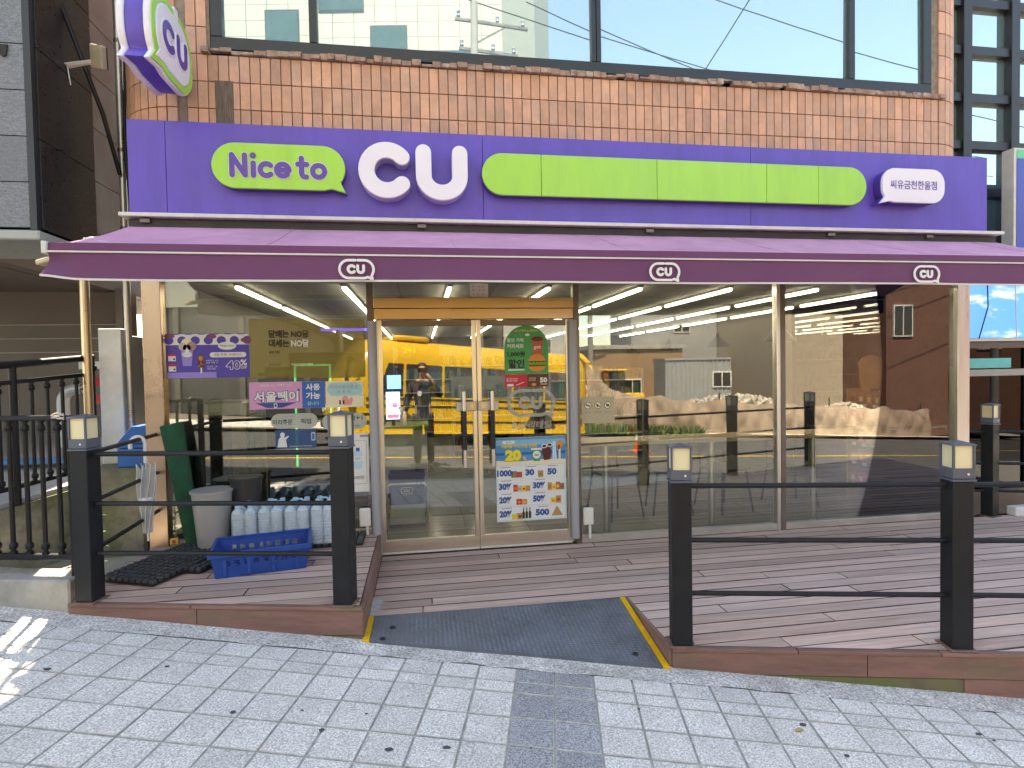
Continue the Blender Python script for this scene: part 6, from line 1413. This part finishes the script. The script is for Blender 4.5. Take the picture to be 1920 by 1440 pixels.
house('brick_house', 'brown brick house with small windows, at the end of the rubble lot', 20.2, -17.6, R(4), 8.0, 7, 10.5, m_brick, [(0.3, 4.4, 0.9, 1.4), (0.3, 7.0, 0.9, 1.4), (3.2, 5.6, 0.5, 0.5), (3.2, 3.6, 0.5, 0.5), (5.4, 6.8, 1.2, 1.3), (5.4, 3.8, 1.2, 1.3)])
ac = thing('air_conditioner', 'white double fan outdoor unit before the brown brick house', 'air conditioner', (23.1, -16.95, -0.1)); MB().box(0, 0.8, -0.3, 0, 0, 1.3).build('casing', W_, ac)
for z in (0.33, 0.95): MB().lathe([(0.26, 0), (0.26, 0.02), (0.2, 0.02)], 16).build('fan_grille', K_, ac, loc=(0.4, 0.01, z), rot=(R(-90), 0, 0))
house('beige_house', 'plain beige rendered house wall left of the brick house', 16.9, -20.6, R(2), 4.6, 6, 9.0, m_beige, [(3.4, 6.5, 0.8, 1.1)])
house('grey_house', 'grey house with white windows behind the site container', 14.5, -33.5, R(5), 13, 6, 9.2, m_gh, [(3.0, 5.6, 1.2, 0.6), (6.4, 4.2, 1.8, 1.8), (9.2, 5.7, 1.2, 0.6), (10.6, 3.0, 1.6, 1.4)])
house('brown_shed', 'low brown shed beside the grey house', 10.6, -30.0, R(0), 6, 5, 4.4, mat('shed_brown', (0.30, 0.19, 0.11), 0.8), [(2, 1.5, 1.2, 1.0)])
house('pale_house', 'pale house far down the side street beyond the excavator', 6.6, -44, R(0), 7, 6, 8.0, m_gh2, [(1.0, 4.5, 1.2, 1.3), (3.4, 4.5, 1.2, 1.3), (5.2, 2.0, 1.2, 1.3)])
house('brick_block', 'dark brick block far to the right of the brick house', 29.5, -12.0, R(8), 12, 8, 9, m_brick, [(1, 4, 1.2, 1.3), (4, 4, 1.2, 1.3), (7, 4, 1.2, 1.3)])
# white tiled office block (mirrored in the upper windows)
wbk = thing('tiled_office_block', 'tall cream tiled office block with teal windows across the street', 'building', (3.05, -15.6, -0.3), R(8))
m_cream = mat('cream_cladding', (0.27, 0.285, 0.25), 0.6, var=0.05, rand=0.04); m_teal = mat('teal_window', (0.035, 0.075, 0.085), 0.3, rvar=0.02, spec=0.25)
MB().box(-18, -0.02, -10, -0.03, 4.2, 20).build('wall', m_grout, wbk); MB().box(-17.9, -0.1, -9.9, -0.15, 0, 4.2).build('ground_floor', mat('dark_shopfront', (0.035, 0.035, 0.04), 0.2), wbk)
for k in range(8): MB().box(-0.15 - k * 2.3, -0.35 - k * 2.3, -0.15, -0.05, 0, 4.2).build('shopfront_pillar', m_dsteel, wbk)
wins = {(2, 4), (2, 5), (6, 9), (6, 10), (9, 3), (9, 4), (12, 7), (12, 8), (4, 9), (4, 10)}
for i in range(16):
    for k in range(12):
        x1_ = -0.02 - i * 0.75; z0_ = 10.4 + k * 0.55; 
        MB().box(x1_ - 0.74, x1_ - 0.01, -0.03, 0.0, z0_ + 0.005, z0_ + 0.545).build('cladding_panel', m_cream, wbk)
for (i, z, ww, wh) in ((1, 12.3, 1.5, 0.9), (4, 13.0, 1.3, 1.1), (9, 13.3, 1.2, 1.3), (6, 14.6, 1.6, 1.0), (13, 12.2, 1.3, 1.1), (2, 15.2, 1.6, 1.0)):
    f_ = MB().box(-0.4 - i * 0.75 - ww, -0.4 - i * 0.75, 0.001, 0.03, z, z + wh).build('window', m_frame, wbk); MB().box(-0.35 - i * 0.75 - ww, -0.45 - i * 0.75, 0.031, 0.04, z + 0.05, z + wh - 0.05).build('pane', m_teal, f_)
MB().box(-18, -12.05, -0.03, 0.0, 4.2, 20).build('cladding', m_cream, wbk); MB().box(-12.03, 0, -0.028, 0.0, 4.2, 10.39).build('cladding', m_cream, wbk); MB().box(-12.03, 0, -0.028, 0.0, 17.02, 20).build('cladding', m_cream, wbk)
MB().prism([(-0.02, -0.03), (1.2, -1.4), (1.9, -3.4), (1.9, -10), (-0.02, -10)], 4.2, 20).build('rounded_corner', m_cream, wbk)
# utility poles and wires
def upole(x, y, h, label):
    z = gxy(x, y); t = thing('utility_pole', label, 'pole', (x, y, z - 0.1), R(-8)); MB().tube([(0, 0, 0), (0, 0, h)], [0.17, 0.11], 12).build('shaft', mat('pole_concrete', (0.22, 0.215, 0.205), 0.85), t, smooth=True)
    for zz_, w_ in ((h - 0.55, 1.0), (h - 1.4, 0.8)):
        a_ = MB().box(-0.55 * w_, 1.7 * w_, -0.14, -0.06, zz_, zz_ + 0.08).build('crossarm', m_dsteel, t)
        for q in (-0.45, 0.75, 1.55): MB().lathe([(0.03, 0), (0.06, 0.06), (0.04, 0.12), (0.06, 0.18), (0.02, 0.24)], 10, (q * w_, -0.1, zz_ + 0.08)).build('insulator', mat('insulator_grey', (0.2, 0.22, 0.26), 0.3), a_, smooth=True)
    MB().bar((0, -0.1, h - 1.2), (1.0, -0.1, h - 0.55), 0.04, 0.04).build('brace', m_dsteel, t); MB().lathe([(0.2, 0), (0.2, 0.6), (0.1, 0.68)], 14, (-0.32, 0, h - 2.9)).build('transformer', mat('transformer_grey', (0.38, 0.4, 0.42), 0.5), t, smooth=True)
upole(1.72, -12.4, 12.9, 'concrete utility pole with insulators before the tiled office block'); upole(9.6, -27.0, 10, 'distant utility pole down the side street beyond the excavator'); upole(24, -15.0, 11, 'concrete utility pole near the brown brick house')
def wire(a, b, sag, label):
    a, b = Vector(a), Vector(b); pts = [a + (b - a) * t_ - Vector((0, 0, sag * 4 * t_ * (1 - t_))) for t_ in [k / 16 for k in range(17)]]
    tag(MB().tube(pts, 0.018, 5).build('overhead_wire', K_), label, 'wire', 'overhead wires across the street')
wire((1.2, -12.5, 12.7), (-16, -10.2, 14.0), 0.7, 'upper overhead wire running left from the pole before the office block'); wire((2.5, -12.4, 12.7), (-16, -9.6, 13.2), 0.9, 'lower overhead wire running left from the pole before the office block')
wire((1.2, -12.5, 12.7), (24, -15.0, 10.2), 0.5, 'upper overhead wire between the pole and the brick house pole'); wire((3.3, -12.4, 12.6), (24.5, -15.0, 9.4), 0.8, 'lower overhead wire between the pole and the brick house pole')
wire((5.0, -13, 14.6), (22, -11, 9.6), 0.4, 'overhead wire slanting down across the mirrored sky'); wire((9.6, -27, 9.0), (9.0, -9.0, 11.5), 0.4, 'overhead wire crossing the street at a steep angle')
wire((1.7, -12.4, 9.0), (24, -15, 7.2), 0.6, 'low telephone wire between the utility poles')
# ------------------------------------------------------------------ the photographer, standing in the road
PX, PYY = 0.02, -5.13; PZ = gxy(PX, PYY) - 0.10
per = thing('person', 'person in a dark jacket and black trousers holding up a phone, mirrored in the door', 'person', (PX, PYY, PZ))
def skin(name, verts, edges, m, parent, levels=2, root=0):
    me = bpy.data.meshes.new(name); me.from_pydata([v[0] for v in verts], edges, []); o_ = bpy.data.objects.new(name, me); C.objects.link(o_)
    md = o_.modifiers.new('skin', 'SKIN'); md.use_smooth_shade = True
    for i, v in enumerate(verts):
        sv = me.skin_vertices[0].data[i]; r_ = v[1]; sv.radius = (r_, r_) if not isinstance(r_, tuple) else r_; sv.use_root = (i == root)
    sd = o_.modifiers.new('sub', 'SUBSURF'); sd.levels = levels; sd.render_levels = levels
    dg = bpy.context.evaluated_depsgraph_get(); nm = bpy.data.meshes.new_from_object(o_.evaluated_get(dg)); bpy.data.objects.remove(o_); nm.name = name
    nm.materials.clear(); nm.materials.append(m); nm.polygons.foreach_set('use_smooth', [True] * len(nm.polygons)); return inst(name, nm, parent)
m_skin = mat('skin', (0.46, 0.28, 0.20), 0.5); m_jkt = mat('dark_jacket', (0.016, 0.018, 0.03), 0.8, bump=0.6, bscale=30); m_trs = mat('black_trousers', (0.012, 0.012, 0.013), 0.85); m_hair = mat('black_hair', (0.012, 0.010, 0.009), 0.5, bump=1, bscale=80)
V_ = [((0, 0, 0.95), 0.12), ((0, 0, 1.16), 0.115), ((0, 0.01, 1.38), 0.13), ((0, 0.02, 1.56), 0.052), ((0, 0.045, 1.64), (0.062, 0.075)), ((0, 0.05, 1.73), (0.078, 0.092)), ((0, 0.04, 1.80), (0.06, 0.07)),
      ((0.17, 0, 1.46), 0.06), ((0.31, 0.09, 1.26), 0.045), ((0.13, 0.20, 1.57), 0.033), ((0.07, 0.225, 1.655), (0.022, 0.036)),
      ((-0.17, 0, 1.46), 0.06), ((-0.27, -0.03, 1.18), 0.045), ((-0.31, 0.07, 0.95), 0.032), ((-0.32, 0.09, 0.87), (0.02, 0.036)),
      ((0.09, 0, 0.9), 0.088), ((0.11, 0.03, 0.5), 0.062), ((0.12, -0.02, 0.1), 0.042), ((0.13, 0.13, 0.035), 0.036),
      ((-0.09, 0, 0.9), 0.088), ((-0.10, 0.02, 0.5), 0.062), ((-0.11, -0.03, 0.1), 0.042), ((-0.12, 0.12, 0.035), 0.036)]
E_ = [(0, 1), (1, 2), (2, 3), (3, 4), (4, 5), (5, 6), (2, 7), (7, 8), (8, 9), (9, 10), (2, 11), (11, 12), (12, 13), (13, 14), (0, 15), (15, 16), (16, 17), (17, 18), (0, 19), (19, 20), (20, 21), (21, 22)]
body = skin('body', V_, E_, m_skin, per)
J = [(V_[0][0], 0.145), (V_[1][0], 0.14), (V_[2][0], 0.155), ((0, 0.02, 1.51), 0.075), (V_[7][0], 0.082), (V_[8][0], 0.064), ((0.16, 0.185, 1.53), 0.047), (V_[11][0], 0.082), (V_[12][0], 0.064), ((-0.305, 0.055, 0.985), 0.048), ((0, 0, 0.86), 0.15)]
skin('jacket', J, [(0, 1), (1, 2), (2, 3), (2, 4), (4, 5), (5, 6), (2, 7), (7, 8), (8, 9), (0, 10)], m_jkt, per)
T = [((0, 0, 0.96), 0.13), ((0.09, 0, 0.88), 0.105), ((0.11, 0.03, 0.5), 0.078), ((0.12, -0.02, 0.11), 0.06), ((-0.09, 0, 0.88), 0.105), ((-0.10, 0.02, 0.5), 0.078), ((-0.11, -0.03, 0.11), 0.06)]
skin('trousers', T, [(0, 1), (1, 2), (2, 3), (0, 4), (4, 5), (5, 6)], m_trs, per)
for sx, yy in ((0.125, 0.0), (-0.115, -0.01)): skin('shoe', [((sx, yy - 0.05, 0.05), 0.05), ((sx, yy + 0.05, 0.045), 0.048), ((sx + 0.005 * (1 if sx > 0 else -1), yy + 0.17, 0.035), 0.036)], [(0, 1), (1, 2)], mat('dark_shoe', (0.02, 0.015, 0.012), 0.5), per)
skin('hair', [((0, 0.015, 1.70), (0.088, 0.085)), ((0, 0.025, 1.80), (0.09, 0.09)), ((0, 0.03, 1.845), 0.05)], [(0, 1), (1, 2)], m_hair, per)
MB().lathe([(0, -0.012), (0.012, 0), (0, 0.012)], 8, (0.03, 0.138, 1.735), close=False).build('eye', K_, per); MB().lathe([(0, -0.012), (0.012, 0), (0, 0.012)], 8, (-0.03, 0.138, 1.735), close=False).build('eye', K_, per)
MB().add([(0, 0.135, 1.735), (-0.014, 0.135, 1.69), (0.014, 0.135, 1.69), (0, 0.162, 1.692)], [(0, 1, 3), (0, 3, 2), (1, 2, 3)]).build('nose', m_skin, per); MB().box(-0.022, 0.022, 0.122, 0.132, 1.655, 1.663).build('mouth', mat('lip', (0.3, 0.10, 0.09)), per)
for k in range(4):
    z = 1.70 + 0.0 * k; skin('finger', [((0.068 - 0.012 * k, 0.235, 1.675 + 0.008 * k), 0.0085), ((0.05 - 0.015 * k, 0.25, 1.70 + 0.012 * k), 0.008), ((0.02 - 0.016 * k, 0.258, 1.705 + 0.012 * k), 0.007)], [(0, 1), (1, 2)], m_skin, per, 1)
    skin('finger', [((-0.325 - 0.0 * k, 0.065 + 0.018 * k, 0.86), 0.0085), ((-0.325, 0.072 + 0.019 * k, 0.815), 0.008), ((-0.312, 0.08 + 0.019 * k, 0.785 + 0.004 * k), 0.007)], [(0, 1), (1, 2)], m_skin, per, 1)
skin('thumb', [((0.075, 0.215, 1.655), 0.010), ((0.055, 0.225, 1.675), 0.009), ((0.03, 0.236, 1.69), 0.008)], [(0, 1), (1, 2)], m_skin, per, 1); skin('thumb', [((-0.315, 0.10, 0.90), 0.010), ((-0.30, 0.13, 0.865), 0.009), ((-0.295, 0.135, 0.84), 0.008)], [(0, 1), (1, 2)], m_skin, per, 1)
MB().box(-0.08, -0.02, 0.158, 0.164, 1.28, 1.36).build('chest_print', W_, per)
ph = MB().box(-0.075, 0.085, -0.004, 0.004, -0.037, 0.037).build('phone', mat('phone_black', (0.015, 0.015, 0.017), 0.2), None, bevel=0.003, loc=(0.0, -4.872, 1.53)); tag(ph, 'black phone held up by the person mirrored in the door', 'phone')
fill_text()
